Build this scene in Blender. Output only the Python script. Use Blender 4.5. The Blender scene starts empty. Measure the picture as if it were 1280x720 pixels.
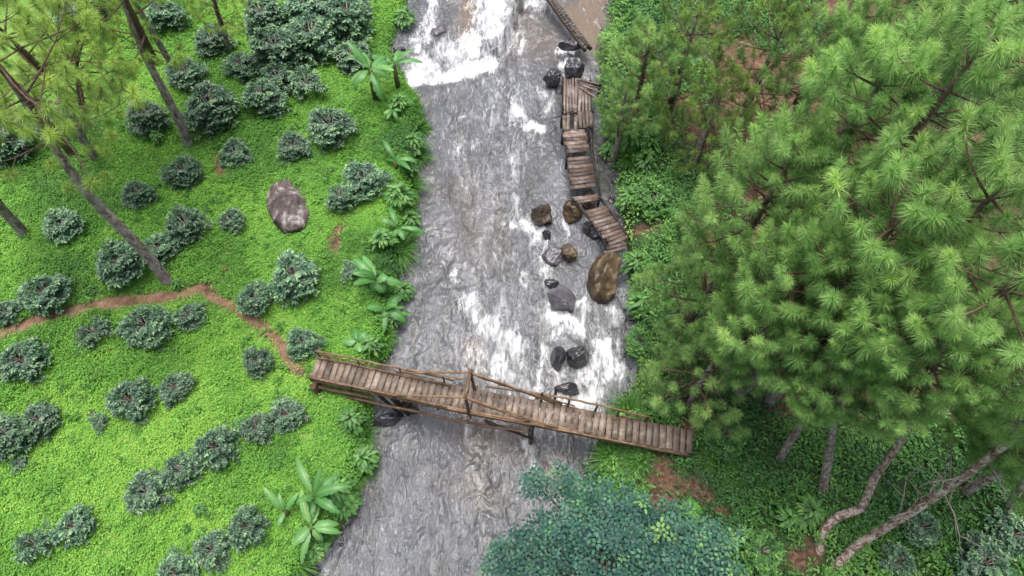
import bpy, math, random
import numpy as np
from mathutils import Vector, Matrix

rng = np.random.default_rng(11)
random.seed(11)
sc = bpy.context.scene
col = sc.collection
H, TH, F = 20.0, math.radians(27), 853.0
CT, ST = math.cos(TH), math.sin(TH)


# ------------------------------------------------------------------ helpers
def ray(px, py):
    x = (px - 640) / F
    y = -(py - 360) / F
    return x, y * CT + ST, y * ST - CT


def at(px, py, z):
    dx, dy, dz = ray(px, py)
    t = (z - H) / dz
    return np.array([dx * t, dy * t, z])


def hsh(ix, iy, s):
    n = (ix.astype(np.int64) * 374761393 + iy.astype(np.int64) * 668265263 + s * 1442695041) & 0x7fffffff
    n = ((n ^ (n >> 13)) * 1274126177) & 0x7fffffff
    return ((n ^ (n >> 16)) & 0xffff) / 65535.0


def vnoise(x, y, s=0):
    x = np.asarray(x, float); y = np.asarray(y, float)
    ix = np.floor(x); iy = np.floor(y)
    fx = x - ix; fy = y - iy
    fx = fx * fx * (3 - 2 * fx); fy = fy * fy * (3 - 2 * fy)
    a = hsh(ix, iy, s); b = hsh(ix + 1, iy, s); c = hsh(ix, iy + 1, s); d = hsh(ix + 1, iy + 1, s)
    return (a * (1 - fx) + b * fx) * (1 - fy) + (c * (1 - fx) + d * fx) * fy


def fbm(x, y, o=4, s=0):
    r = 0; a = 1; t = 0
    for i in range(o):
        r = r + a * vnoise(x * 2 ** i + i * 17.3, y * 2 ** i - i * 9.1, s + i)
        t += a; a *= .5
    return r / t


def smooth(t):
    t = np.clip(t, 0, 1)
    return t * t * (3 - 2 * t)


def edge(pts):
    w = np.array([at(px, py, 0.0)[:2] for px, py in pts])
    w = w[np.argsort(w[:, 1])]
    return w[:, 1], w[:, 0]


LE = [(528, -60), (520, 0), (513, 40), (500, 75), (508, 105), (526, 125), (528, 160), (528, 200), (522, 255), (512, 300), (502, 350),
      (496, 400), (490, 440), (470, 490), (464, 540), (460, 590), (444, 640), (412, 690), (396, 720), (360, 790)]
RE = [(775, -60), (764, 0), (748, 60), (744, 100), (748, 150), (762, 200), (772, 260), (780, 320), (786, 380), (792, 440), (788, 490),
      (765, 520), (740, 550), (722, 590), (715, 650), (700, 720), (680, 790)]
ly, lx = edge(LE); ry, rx = edge(RE)
ly = np.r_[-90, ly, 120]; lx = np.r_[lx[0] - 22, lx, lx[-1] + 14]
ry = np.r_[-90, ry, 120]; rx = np.r_[rx[0] - 22, rx, rx[-1] + 14]


def XL(y):
    return np.interp(y, ly, lx) + .16 * (vnoise(y * 1.7, y * 0 + 3, 5) - .5)


def XR(y):
    return np.interp(y, ry, rx) + .22 * (vnoise(y * 1.5, y * 0 + 8, 6) - .5)


def ground(x, y):
    x = np.asarray(x, float); y = np.asarray(y, float)
    dl = XL(y) - x; dr = x - XR(y)
    n = fbm(x * .35, y * .35, 3, 40) - .5
    n2 = fbm(x * 1.6, y * 1.6, 3, 50) - .5
    zl = .75 * smooth(dl / .55) + .05 * np.clip(dl, 0, 22) + .22 * np.clip(dl - 22, 0, 80) + (.5 * n + .14 * n2) * smooth(dl / 2)
    zr = .7 * smooth(dr / .6) + .10 * np.clip(dr, 0, 20) + .25 * np.clip(dr - 20, 0, 80) + (.6 * n + .16 * n2) * smooth(dr / 2)
    zb = -.55 * smooth(np.minimum(-dl, -dr) / .9) - .12
    return np.where(dl > 0, zl - .12, np.where(dr > 0, zr - .12, zb))


def gpt(px, py, h=0.0):
    """world point on the ground that is seen at a place, h above it"""
    z = 1.0
    for _ in range(12):
        p = at(px, py, z + h)
        z = float(ground(p[0], p[1]))
    p = at(px, py, z + h)
    return Vector((p[0], p[1], z))


def prj(x, y, z):
    dep = y * ST - (z - H) * CT
    yc = y * CT + (z - H) * ST
    return 640 + F * x / dep, 360 - F * yc / dep


def mesh_np(name, V, T, tint=None, smooth_=False, extra=None):
    V = np.asarray(V, np.float32).reshape(-1, 3); T = np.asarray(T, np.int32)
    k = T.shape[1]
    me = bpy.data.meshes.new(name)
    me.vertices.add(len(V)); me.vertices.foreach_set('co', V.ravel())
    me.loops.add(T.size); me.loops.foreach_set('vertex_index', T.ravel())
    me.polygons.add(len(T)); me.polygons.foreach_set('loop_start', np.arange(0, T.size, k, dtype=np.int32))
    try:
        me.polygons.foreach_set('loop_total', np.full(len(T), k, np.int32))
    except Exception:
        pass
    me.update(calc_edges=True)
    if smooth_:
        me.polygons.foreach_set('use_smooth', np.ones(len(T), bool))
    d = dict(extra or {})
    if tint is not None: d['tint'] = tint
    for key, arr in d.items():
        a = me.attributes.new(key, 'FLOAT', 'POINT')
        a.data.foreach_set('value', np.asarray(arr, np.float32))
    return me


class MB:
    def __init__(s):
        s.V = []; s.T = []; s.C = []; s.n = 0

    def add(s, V, T, tint=.5):
        V = np.asarray(V, float).reshape(-1, 3); T = np.asarray(T, int)
        if T.shape[1] == 4: T = np.r_[T[:, [0, 1, 2]], T[:, [0, 2, 3]]]
        s.V.append(V); s.T.append(T + s.n)
        s.C.append(np.broadcast_to(np.asarray(tint, float), (len(V),)).copy()); s.n += len(V)
        return s

    def tube(s, P, R, n=8, tint=.5, rough=0):
        P = np.asarray(P, float); R = np.broadcast_to(np.asarray(R, float), (len(P),))
        d = np.gradient(P, axis=0); d /= np.linalg.norm(d, axis=1)[:, None] + 1e-9
        up = np.array([0, 0, 1.]) if abs(d[0][2]) < .9 else np.array([1., 0, 0])
        V = []
        for i in range(len(P)):
            a = np.cross(up, d[i]); a /= np.linalg.norm(a) + 1e-9; b = np.cross(d[i], a)
            th = np.arange(n) * 2 * math.pi / n
            r = R[i] * (1 + rough * (rng.random(n) - .5))
            V.append(P[i] + (np.cos(th) * r)[:, None] * a + (np.sin(th) * r)[:, None] * b)
        V = np.concatenate(V); T = []
        for i in range(len(P) - 1):
            for j in range(n):
                k = (j + 1) % n
                T.append([i * n + j, i * n + k, (i + 1) * n + k, (i + 1) * n + j])
        nV = len(V); V = np.r_[V, P[:1], P[-1:]]
        C = [[nV, (j + 1) % n, j, nV] for j in range(n)] + [[nV + 1, (len(P) - 1) * n + j, (len(P) - 1) * n + (j + 1) % n, nV + 1] for j in range(n)]
        T3 = np.array(T); T3 = np.r_[T3[:, [0, 1, 2]], T3[:, [0, 2, 3]], np.array(C)[:, :3]]
        return s.add(V, T3, tint)

    def box(s, c, ax, ay, az, l, w, h, tint=.5, jit=0.0):
        c = np.asarray(c, float)
        V = []
        for dz in (-1, 1):
            for dx, dy in ((-1, -1), (1, -1), (1, 1), (-1, 1)):
                V.append(c + np.asarray(ax) * dx * l / 2 + np.asarray(ay) * dy * w / 2 + np.asarray(az) * dz * h / 2)
        V = np.array(V) + (rng.random((8, 3)) - .5) * jit
        T = [[0, 3, 2, 1], [4, 5, 6, 7], [0, 1, 5, 4], [1, 2, 6, 5], [2, 3, 7, 6], [3, 0, 4, 7]]
        return s.add(V, T, tint)

    def build(s, name, mat, parent=None, off=None, smooth_=False, label=None):
        V = np.concatenate(s.V); T = np.concatenate(s.T); C = np.concatenate(s.C)
        if off is not None: V = V - np.asarray(off, float)
        me = mesh_np(name, V, T, C, smooth_)
        me.materials.append(mat)
        return link(name, me, parent, label)


def link(name, data, parent=None, label=None):
    o = bpy.data.objects.new(name, data); col.objects.link(o)
    if parent is not None: o.parent = parent
    if label: o['label'] = label
    return o


def thing(name, label, cat, loc=(0, 0, 0), rz=0, group=None):
    o = bpy.data.objects.new(name, None); col.objects.link(o)
    o.empty_display_size = .2
    o.location = loc; o.rotation_euler = (0, 0, rz)
    o['label'] = label; o['category'] = cat
    if group: o['group'] = group
    return o


def unit(v):
    v = np.asarray(v, float)
    return v / (np.linalg.norm(v, axis=-1, keepdims=True) + 1e-9)


# ------------------------------------------------------------------ materials
def newmat(name):
    m = bpy.data.materials.new(name); m.use_nodes = True
    nt = m.node_tree; nt.nodes.clear()
    return m, nt, nt.nodes, nt.links


def leafmat(name, stops, rough=.45, trans=.3, spec=.4, var=.12):
    m, nt, N, L = newmat(name)
    at_ = N.new('ShaderNodeAttribute'); at_.attribute_name = 'tint'
    r = N.new('ShaderNodeValToRGB')
    els = r.color_ramp.elements
    for i, (p, c) in enumerate(stops):
        e = els[i] if i < 2 else els.new(p)
        e.position = p; e.color = (*c, 1)
    L.new(at_.outputs['Fac'], r.inputs['Fac'])
    oi = N.new('ShaderNodeObjectInfo')
    hs = N.new('ShaderNodeHueSaturation')
    mp = N.new('ShaderNodeMapRange'); mp.inputs['To Min'].default_value = 1 - var; mp.inputs['To Max'].default_value = 1 + var
    L.new(oi.outputs['Random'], mp.inputs['Value']); L.new(mp.outputs['Result'], hs.inputs['Value'])
    L.new(r.outputs['Color'], hs.inputs['Color'])
    p = N.new('ShaderNodeBsdfPrincipled'); p.inputs['Roughness'].default_value = rough
    p.inputs['Specular IOR Level'].default_value = spec
    L.new(hs.outputs['Color'], p.inputs['Base Color'])
    t = N.new('ShaderNodeBsdfTranslucent'); L.new(hs.outputs['Color'], t.inputs['Color'])
    mx = N.new('ShaderNodeMixShader'); mx.inputs[0].default_value = trans
    L.new(p.outputs[0], mx.inputs[1]); L.new(t.outputs[0], mx.inputs[2])
    o = N.new('ShaderNodeOutputMaterial'); L.new(mx.outputs[0], o.inputs['Surface'])
    return m


def noisemat(name, stops, scale=4, rough=.8, bump=.3, stretch=(1, 1, 1), tintmix=0.0, spec=.3, detail=6, distort=0, bscale=None, wet=None):
    m, nt, N, L = newmat(name)
    tc = N.new('ShaderNodeTexCoord'); mp = N.new('ShaderNodeMapping'); mp.inputs['Scale'].default_value = stretch
    L.new(tc.outputs['Object'], mp.inputs['Vector'])
    n = N.new('ShaderNodeTexNoise'); n.inputs['Scale'].default_value = scale; n.inputs['Detail'].default_value = detail
    n.inputs['Roughness'].default_value = .65; n.inputs['Distortion'].default_value = distort
    L.new(mp.outputs[0], n.inputs['Vector'])
    r = N.new('ShaderNodeValToRGB'); els = r.color_ramp.elements
    for i, (p, c) in enumerate(stops):
        e = els[i] if i < 2 else els.new(p)
        e.position = p; e.color = (*c, 1)
    L.new(n.outputs['Fac'], r.inputs['Fac'])
    src = r.outputs['Color']
    if tintmix:
        a = N.new('ShaderNodeAttribute'); a.attribute_name = 'tint'
        hs = N.new('ShaderNodeHueSaturation')
        q = N.new('ShaderNodeMapRange'); q.inputs['To Min'].default_value = 1 - tintmix; q.inputs['To Max'].default_value = 1 + tintmix
        L.new(a.outputs['Fac'], q.inputs['Value']); L.new(q.outputs['Result'], hs.inputs['Value'])
        L.new(src, hs.inputs['Color']); src = hs.outputs['Color']
    p = N.new('ShaderNodeBsdfPrincipled'); p.inputs['Roughness'].default_value = rough
    p.inputs['Specular IOR Level'].default_value = spec
    L.new(src, p.inputs['Base Color'])
    n2 = N.new('ShaderNodeTexNoise'); n2.inputs['Scale'].default_value = bscale or scale * 3; n2.inputs['Detail'].default_value = 8
    L.new(mp.outputs[0], n2.inputs['Vector'])
    b = N.new('ShaderNodeBump'); b.inputs['Strength'].default_value = bump; b.inputs['Distance'].default_value = .05
    L.new(n2.outputs['Fac'], b.inputs['Height']); L.new(b.outputs[0], p.inputs['Normal'])
    o = N.new('ShaderNodeOutputMaterial'); L.new(p.outputs[0], o.inputs['Surface'])
    return m


M = {}
M['coffee'] = leafmat('coffee_leaf', [(0, (.014, .046, .024)), (.4, (.044, .112, .056)), (.75, (.088, .190, .092)), (1, (.21, .36, .15))], .38, .2, .5, .25)
M['cover'] = leafmat('clover_leaf', [(0, (.045, .145, .034)), (.35, (.105, .275, .042)), (.7, (.185, .44, .060)), (1, (.31, .56, .090))], .5, .35, .3)
M['under'] = leafmat('undergrowth_leaf', [(0, (.026, .090, .026)), (.4, (.058, .180, .038)), (.8, (.115, .290, .056)), (1, (.22, .40, .09))], .45, .3, .4)
M['needle'] = leafmat('pine_needle', [(0, (.070, .130, .038)), (.35, (.185, .345, .100)), (.7, (.345, .570, .180)), (1, (.52, .74, .23))], .45, .48, .4, .14)
M['needle_y'] = leafmat('pine_needle_yellow', [(0, (.13, .20, .055)), (.4, (.27, .40, .095)), (.75, (.38, .55, .12)), (1, (.52, .68, .15))], .5, .42, .3, .12)
M['needle_b'] = leafmat('pine_needle_olive', [(0, (.06, .095, .030)), (.4, (.145, .240, .060)), (.75, (.24, .38, .09)), (1, (.36, .54, .11))], .5, .42, .3, .12)
M['banana'] = leafmat('banana_leaf', [(0, (.035, .13, .032)), (.4, (.085, .25, .06)), (.8, (.17, .38, .12)), (1, (.34, .42, .08))], .38, .35, .45)
M['grass'] = leafmat('grass_blade', [(0, (.022, .085, .014)), (.5, (.05, .165, .022)), (1, (.12, .28, .035))], .5, .3, .3)
M['teal'] = leafmat('teal_leaf', [(0, (.018, .058, .048)), (.5, (.042, .120, .092)), (.75, (.072, .185, .105)), (.88, (.12, .27, .10)), (1, (.23, .38, .10))], .5, .25, .3)
M['bark'] = noisemat('pine_bark', [(.3, (.085, .058, .045)), (.44, (.22, .165, .135)), (.56, (.36, .31, .27)), (.68, (.50, .46, .43))], 5, .9, 1.0, (1.6, 1.6, .7), distort=.6)
M['bark_red'] = noisemat('red_pine_bark', [(.3, (.085, .048, .034)), (.43, (.22, .135, .10)), (.52, (.38, .30, .25)), (.62, (.56, .51, .46))], 6, .9, 1.0, (1.6, 1.6, .9), distort=.8)
M['twig'] = noisemat('dead_twig', [(.3, (.14, .11, .09)), (.7, (.38, .34, .30))], 8, .9, .2)
M['limb'] = noisemat('limb_bark', [(.3, (.05, .032, .022)), (.7, (.17, .11, .08))], 8, .9, .4)
M['stem'] = noisemat('green_stem', [(.3, (.06, .05, .02)), (.7, (.14, .15, .05))], 6, .6, .2)
M['plank'] = noisemat('weathered_plank', [(.25, (.070, .052, .040)), (.48, (.165, .126, .098)), (.68, (.29, .25, .21)), (.8, (.20, .21, .13))], 3, .62, .5, (1, 1, 1), .42, .4, distort=.4)
M['plank_r'] = noisemat('reddish_wet_plank', [(.25, (.050, .036, .029)), (.48, (.125, .090, .072)), (.68, (.24, .20, .17)), (.8, (.16, .16, .10))], 3, .5, .5, (1, 1, 1), .5, .5, distort=.4)
M['pole'] = noisemat('brown_pole', [(.25, (.06, .035, .020)), (.5, (.16, .10, .06)), (.75, (.28, .20, .13))], 5, .7, .4, tintmix=.5)
M['wetpole'] = noisemat('wet_dark_pole', [(.3, (.010, .008, .007)), (.6, (.035, .028, .024)), (.78, (.16, .14, .12))], 6, .4, .5)
M['rock_dark'] = noisemat('wet_dark_rock', [(.3, (.010, .010, .012)), (.55, (.035, .034, .038)), (.75, (.085, .083, .090))], 2.2, .28, .6, spec=.6, bscale=6)
M['rock_brown'] = noisemat('brown_wet_rock', [(.3, (.012, .010, .009)), (.5, (.042, .030, .022)), (.7, (.12, .085, .06))], 1.8, .28, .6, spec=.6, bscale=5)
M['rock_moss'] = noisemat('mossy_brown_rock', [(.32, (.016, .012, .008)), (.48, (.062, .044, .024)), (.60, (.14, .10, .055)), (.72, (.24, .19, .12))], 1.5, .45, .6, spec=.4, distort=.5, bscale=5)
M['rock_grey'] = noisemat('grey_rock', [(.3, (.035, .033, .038)), (.5, (.085, .080, .092)), (.7, (.15, .145, .165))], 2.0, .35, .5, spec=.5, bscale=6)
M['rock_bank'] = noisemat('lichened_boulder', [(.30, (.016, .013, .014)), (.44, (.055, .043, .040)), (.54, (.105, .085, .078)), (.62, (.27, .25, .24)), (.7, (.36, .35, .34))], 1.7, .6, .6, distort=.6, bscale=7)
M['mud'] = noisemat('red_dirt', [(.3, (.085, .050, .030)), (.5, (.185, .110, .070)), (.72, (.27, .175, .12))], 3, .9, .5)


def terrain_mat():
    m, nt, N, L = newmat('bank_soil')
    tc = N.new('ShaderNodeTexCoord')

    def noise(scale, det=5, dist=0):
        n = N.new('ShaderNodeTexNoise'); n.inputs['Scale'].default_value = scale; n.inputs['Detail'].default_value = det
        n.inputs['Distortion'].default_value = dist; L.new(tc.outputs['Object'], n.inputs['Vector']); return n

    def ramp(src, stops):
        r = N.new('ShaderNodeValToRGB'); els = r.color_ramp.elements
        for i, (p, c) in enumerate(stops):
            e = els[i] if i < 2 else els.new(p)
            e.position = p; e.color = (*c, 1)
        L.new(src, r.inputs['Fac']); return r.outputs['Color']

    def mix(f, a, b):
        x = N.new('ShaderNodeMix'); x.data_type = 'RGBA'
        L.new(f, x.inputs[0]); L.new(a, x.inputs[6]); L.new(b, x.inputs[7]); return x.outputs[2]
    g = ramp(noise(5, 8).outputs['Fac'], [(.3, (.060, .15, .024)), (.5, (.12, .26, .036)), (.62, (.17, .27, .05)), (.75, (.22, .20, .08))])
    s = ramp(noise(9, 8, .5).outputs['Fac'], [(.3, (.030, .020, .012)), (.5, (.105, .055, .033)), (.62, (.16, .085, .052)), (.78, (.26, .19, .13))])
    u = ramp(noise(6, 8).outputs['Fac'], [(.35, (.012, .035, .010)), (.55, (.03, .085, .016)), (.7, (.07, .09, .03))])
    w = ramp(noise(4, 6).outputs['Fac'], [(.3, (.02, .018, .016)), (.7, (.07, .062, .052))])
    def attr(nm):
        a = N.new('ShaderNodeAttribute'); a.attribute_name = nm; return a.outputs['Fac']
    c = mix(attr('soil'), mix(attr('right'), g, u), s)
    c = mix(attr('wet'), c, w)
    p = N.new('ShaderNodeBsdfPrincipled'); p.inputs['Roughness'].default_value = .9
    L.new(c, p.inputs['Base Color'])
    b = N.new('ShaderNodeBump'); b.inputs['Strength'].default_value = .6; b.inputs['Distance'].default_value = .05
    L.new(noise(18, 8).outputs['Fac'], b.inputs['Height']); L.new(b.outputs[0], p.inputs['Normal'])
    o = N.new('ShaderNodeOutputMaterial'); L.new(p.outputs[0], o.inputs['Surface'])
    return m


def water_mat():
    m, nt, N, L = newmat('river_water')
    tc = N.new('ShaderNodeTexCoord')
    mp = N.new('ShaderNodeMapping'); mp.inputs['Scale'].default_value = (1.35, .42, 1); L.new(tc.outputs['Object'], mp.inputs['Vector'])

    def noise(scale, det=5, dist=0, rough=.55):
        n = N.new('ShaderNodeTexNoise'); n.inputs['Scale'].default_value = scale; n.inputs['Detail'].default_value = det
        n.inputs['Roughness'].default_value = rough
        n.inputs['Distortion'].default_value = dist; L.new(mp.outputs[0], n.inputs['Vector']); return n.outputs['Fac']

    def attr(nm):
        a = N.new('ShaderNodeAttribute'); a.attribute_name = nm; return a.outputs['Fac']

    def math_(op, a, b=None, c=None):
        x = N.new('ShaderNodeMath'); x.operation = op
        for i, v in enumerate((a, b, c)):
            if v is None: continue
            if isinstance(v, (int, float)): x.inputs[i].default_value = v
            else: L.new(v, x.inputs[i])
        return x.outputs[0]

    def rng_(v, a, b, c, d, st='SMOOTHSTEP'):
        x = N.new('ShaderNodeMapRange'); x.interpolation_type = st
        L.new(v, x.inputs['Value'])
        for k, q in zip(('From Min', 'From Max', 'To Min', 'To Max'), (a, b, c, d)): x.inputs[k].default_value = q
        return x.outputs['Result']
    fine = noise(3.2, 7, 1.6, .62)
    # thin foam threads, also painting wrinkle reflections as colour: ridges of a distorted noise
    rid = math_('ABSOLUTE', math_('SUBTRACT', noise(1.7, 5, 2.2, .6), .5))
    thread = rng_(rid, .0, .022, 1, 0)
    rid2 = math_('ABSOLUTE', math_('SUBTRACT', noise(4.5, 4, 1.8, .6), .5))
    thread2 = rng_(rid2, .0, .032, 1, 0)
    fo = attr('foam')
    v = math_('ADD', math_('MULTIPLY', fo, .95), math_('ADD', math_('MULTIPLY', math_('SUBTRACT', fine, .5), 2.6), math_('MULTIPLY', math_('SUBTRACT', noise(1.3, 4, 1.0), .5), 1.6)))
    f1 = math_('MULTIPLY', rng_(v, .22, 1.45, 0, 1), rng_(noise(6, 3, .8), .3, .6, .85, 1))
    th = math_('MULTIPLY', math_('MULTIPLY', math_('ADD', math_('MULTIPLY', thread, .55), math_('MULTIPLY', thread2, .45)), rng_(fo, .05, .5, .20, .95)), rng_(noise(.9, 3), .4, .6, .45, 1))
    foam = math_('MINIMUM', math_('ADD', f1, th), 1.0)
    r = N.new('ShaderNodeValToRGB'); els = r.color_ramp.elements
    els[0].position = .3; els[0].color = (.052, .055, .052, 1)
    els[1].position = .5; els[1].color = (.076, .082, .090, 1)
    e = els.new(.72); e.color = (.108, .117, .133, 1)
    L.new(noise(.55, 3, 1.2, .45), r.inputs['Fac'])
    mk = N.new('ShaderNodeMix'); mk.data_type = 'RGBA'; L.new(attr('murk'), mk.inputs[0])
    L.new(r.outputs['Color'], mk.inputs[6]); mk.inputs[7].default_value = (.135, .10, .068, 1)
    mx = N.new('ShaderNodeMix'); mx.data_type = 'RGBA'; L.new(foam, mx.inputs[0])
    L.new(mk.outputs[2], mx.inputs[6]); fc = N.new('ShaderNodeMix'); fc.data_type = 'RGBA'; L.new(rng_(noise(2.6, 6, 1.5, .6), .34, .6, 0, 1), fc.inputs[0])
    fc.inputs[6].default_value = (.52, .54, .55, 1); fc.inputs[7].default_value = (.78, .80, .82, 1); L.new(fc.outputs[2], mx.inputs[7])
    p = N.new('ShaderNodeBsdfPrincipled')
    L.new(mx.outputs[2], p.inputs['Base Color'])
    L.new(rng_(foam, 0, .5, .16, .6), p.inputs['Roughness']); p.inputs['IOR'].default_value = 1.47
    p.inputs['Specular IOR Level'].default_value = .5
    b = N.new('ShaderNodeBump'); L.new(math_('MULTIPLY', rng_(attr('murk'), .55, .95, 1, .12), rng_(noise(.45, 3, .8), .36, .62, .45, 1)), b.inputs['Strength']); b.inputs['Distance'].default_value = .17
    L.new(math_('ADD', math_('ADD', noise(1.7, 5, .7, .5), math_('MULTIPLY', noise(6.5, 4, .8, .6), .26)), math_('MULTIPLY', foam, .25)), b.inputs['Height'])
    L.new(b.outputs[0], p.inputs['Normal'])
    o = N.new('ShaderNodeOutputMaterial'); L.new(p.outputs[0], o.inputs['Surface'])
    return m


# ------------------------------------------------------------------ terrain
def grid(xs, ys):
    nx, ny = len(xs), len(ys)
    X, Y = np.meshgrid(xs, ys)
    i = np.arange(nx * ny).reshape(ny, nx)
    Q = np.stack([i[:-1, :-1], i[:-1, 1:], i[1:, 1:], i[1:, :-1]], -1).reshape(-1, 4)
    return X.ravel(), Y.ravel(), Q


def pdist(x, y, pts):
    """distance in metres to a polyline of ground points"""
    best = np.full(np.shape(x), 1e9)
    for a, b in zip(pts[:-1], pts[1:]):
        ax, ay = a; bx, by = b
        dx, dy = bx - ax, by - ay
        t = np.clip(((x - ax) * dx + (y - ay) * dy) / (dx * dx + dy * dy + 1e-9), 0, 1)
        best = np.minimum(best, np.hypot(x - ax - t * dx, y - ay - t * dy))
    return best


def gl(pts, z=None):
    return [tuple(gpt(px, py)[:2]) if z is None else tuple(at(px, py, z)[:2]) for px, py in pts]


PATHS = [(gl([(-60, 440), (0, 417), (40, 403), (90, 390), (130, 381), (175, 374), (225, 369), (262, 358)]), .22),
         (gl([(258, 364), (268, 374), (285, 379), (305, 392), (330, 408), (350, 428), (366, 455), (378, 466)]), .22),
         (gl([(283, 350), (280, 325), (284, 305)]), .06)]
SOILS = [(gl([(430, 265), (425, 290), (418, 312)]), .18), (gl([(270, 195), (277, 218)]), .2),
         (gl([(866, 505), (858, 545)]), .32), (gl([(818, 590), (832, 620)]), .5), (gl([(875, 285), (890, 340)]), .55),
         (gl([(905, 370), (930, 400)]), .5), (gl([(855, 130), (880, 170)]), .6),
         (gl([(820, 285), (770, 300)]), .16), (gl([(930, 60), (960, 90)]), .5), (gl([(1090, 40), (1110, 70)]), .5),
         (gl([(1000, 700), (1015, 690)]), .35), (gl([(870, 610), (905, 640)]), .22), (gl([(940, 240), (950, 300)]), .5)]


def pathmask(x, y):
    m = np.zeros(np.shape(x))
    w = .5 * (fbm(x * 2.2, y * 2.2, 3, 77) - .5)
    for pts, r in PATHS:
        m = np.maximum(m, smooth(1.4 - (pdist(x, y, pts) + w * .25) / r * .9))
    return m


def soilmask(x, y):
    w = (fbm(x * 1.6, y * 1.6, 3, 78) - .5)
    m = pathmask(x, y)
    for pts, r in SOILS:
        m = np.maximum(m, smooth(1.5 - (pdist(x, y, pts) + w * .5) / r))
    dr = x - XR(y)
    px, py = prj(x, y, .9)
    woods = smooth((dr - 2.6) / 2) * smooth((560 - py) / 60)
    n = fbm(x * .55, y * .55, 4, 90)
    return np.maximum(m, woods * smooth((n - .36) / .14))


xs = np.r_[np.linspace(-160, -26, 30)[:-1], np.arange(-26, 26, .2), np.linspace(26, 160, 30)]
ys = np.r_[np.linspace(-90, -2, 20)[:-1], np.arange(-2, 34, .2), np.linspace(34, 119, 24)]
X, Y, Q = grid(xs, ys)
Z = ground(X, Y)
dl = XL(Y) - X; dr = X - XR(Y)
wet = smooth(1 - np.maximum(dl, dr) / .35)
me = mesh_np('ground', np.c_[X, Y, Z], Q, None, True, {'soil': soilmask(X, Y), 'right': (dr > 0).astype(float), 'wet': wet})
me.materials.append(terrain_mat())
o = link('ground', me); o['kind'] = 'structure'

# dirt footpath, a ribbon draped on the bank
for (pts, r) in PATHS[:2]:
    P = np.array(pts); seg = np.r_[0, np.cumsum(np.hypot(*np.diff(P, axis=0).T))]
    s = np.arange(0, seg[-1], .08)
    cx = np.interp(s, seg, P[:, 0]); cy = np.interp(s, seg, P[:, 1])
    k = np.ones(9) / 9
    cx = np.convolve(np.pad(cx, 4, 'edge'), k, 'valid'); cy = np.convolve(np.pad(cy, 4, 'edge'), k, 'valid')
    tx, ty = np.gradient(cx), np.gradient(cy); ln = np.hypot(tx, ty); nx, ny = -ty / ln, tx / ln
    u = np.linspace(-1, 1, 7)
    wd = r * (.75 + .7 * vnoise(s * 1.8, s * 0, 3)) * smooth(s / .3 + .15) * smooth((s[-1] - s) / .3 + .15)
    VX = cx[:, None] + nx[:, None] * u * wd[:, None]; VY = cy[:, None] + ny[:, None] * u * wd[:, None]
    VX = VX + .04 * (vnoise(VX * 9, VY * 9, 4) - .5); VZ = ground(VX, VY) + .022 - .03 * np.abs(u) ** 3
    i = np.arange(VX.size).reshape(VX.shape)
    Qp = np.stack([i[:-1, :-1], i[:-1, 1:], i[1:, 1:], i[1:, :-1]], -1).reshape(-1, 4)
    me = mesh_np('dirt_path', np.c_[VX.ravel(), VY.ravel(), VZ.ravel()], Qp, None, True); me.materials.append(M['mud'])
    o = link('dirt_path', me); o['kind'] = 'structure'

# ------------------------------------------------------------------ river
# foam: places of white water (pixel centre lines on the water turned to metres), width in metres, strength
FO = [([(618, -30), (622, 20), (618, 50)], .75, 1.25), ([(600, 75), (560, 92), (520, 92)], .5, 1.7), ([(598, 60), (560, 78)], .6, 1.1),
      ([(548, 10), (535, 35), (525, 60), (522, 85)], .3, .9), ([(600, 10), (598, 50)], .3, .8), ([(640, 40), (650, 62)], .35, .5),
      ([(655, -5), (680, 5)], .3, 1.1), ([(650, 18), (670, 18)], .15, .8), ([(715, 55), (722, 62), (700, 66)], .12, 1.3),
      ([(640, 130), (645, 150)], .2, 1.1), ([(650, 158), (668, 163)], .2, 1.3), ([(640, 120), (636, 160)], .3, .6), ([(575, 152), (608, 142)], .2, .7),
      ([(570, 188), (595, 178)], .25, .6), ([(660, 105), (685, 120)], .3, .5), ([(545, 125), (552, 130)], .15, .7), ([(630, 100), (655, 110)], .6, .35),
      ([(655, 280), (672, 300)], .22, 1.1), ([(565, 345), (573, 340)], .08, .9), ([(590, 370), (615, 400), (650, 440)], .35, 1.0),
      ([(650, 375), (640, 410)], .3, .6), ([(610, 400), (640, 380)], .4, .5), ([(690, 395), (715, 402), (728, 412)], .28, 1.2),
      ([(730, 378), (735, 372)], .16, 1.2), ([(752, 432), (760, 455), (768, 470)], .36, 1.5), ([(745, 460), (728, 470)], .22, 1.0),
      ([(610, 450), (650, 480), (690, 500)], .7, .85), ([(655, 470), (640, 495)], .5, .5), ([(690, 495), (735, 505)], .3, 1.1), ([(740, 480), (735, 500)], .25, .8),
      ([(650, 545), (660, 560)], .14, 1.1), ([(505, 508), (515, 505)], .12, 1.2), ([(575, 528), (585, 524)], .2, .6),
      ([(410, 700), (440, 680)], .35, .55), ([(590, 240), (570, 300)], .9, .18), ([(640, 330), (640, 440)], 1.2, .36), ([(600, 100), (610, 250)], 1.6, .26), ([(600, 230), (620, 330)], .9, .26), ([(560, 130), (590, 230)], .5, .42), ([(650, 170), (640, 230), (660, 280)], .35, .48), ([(600, 330), (590, 440)], .4, .30), ([(500, 560), (480, 640), (430, 700)], .3, .22), ([(620, 560), (610, 620)], .4, .3), ([(700, 330), (740, 400)], .8, .25)]
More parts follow.
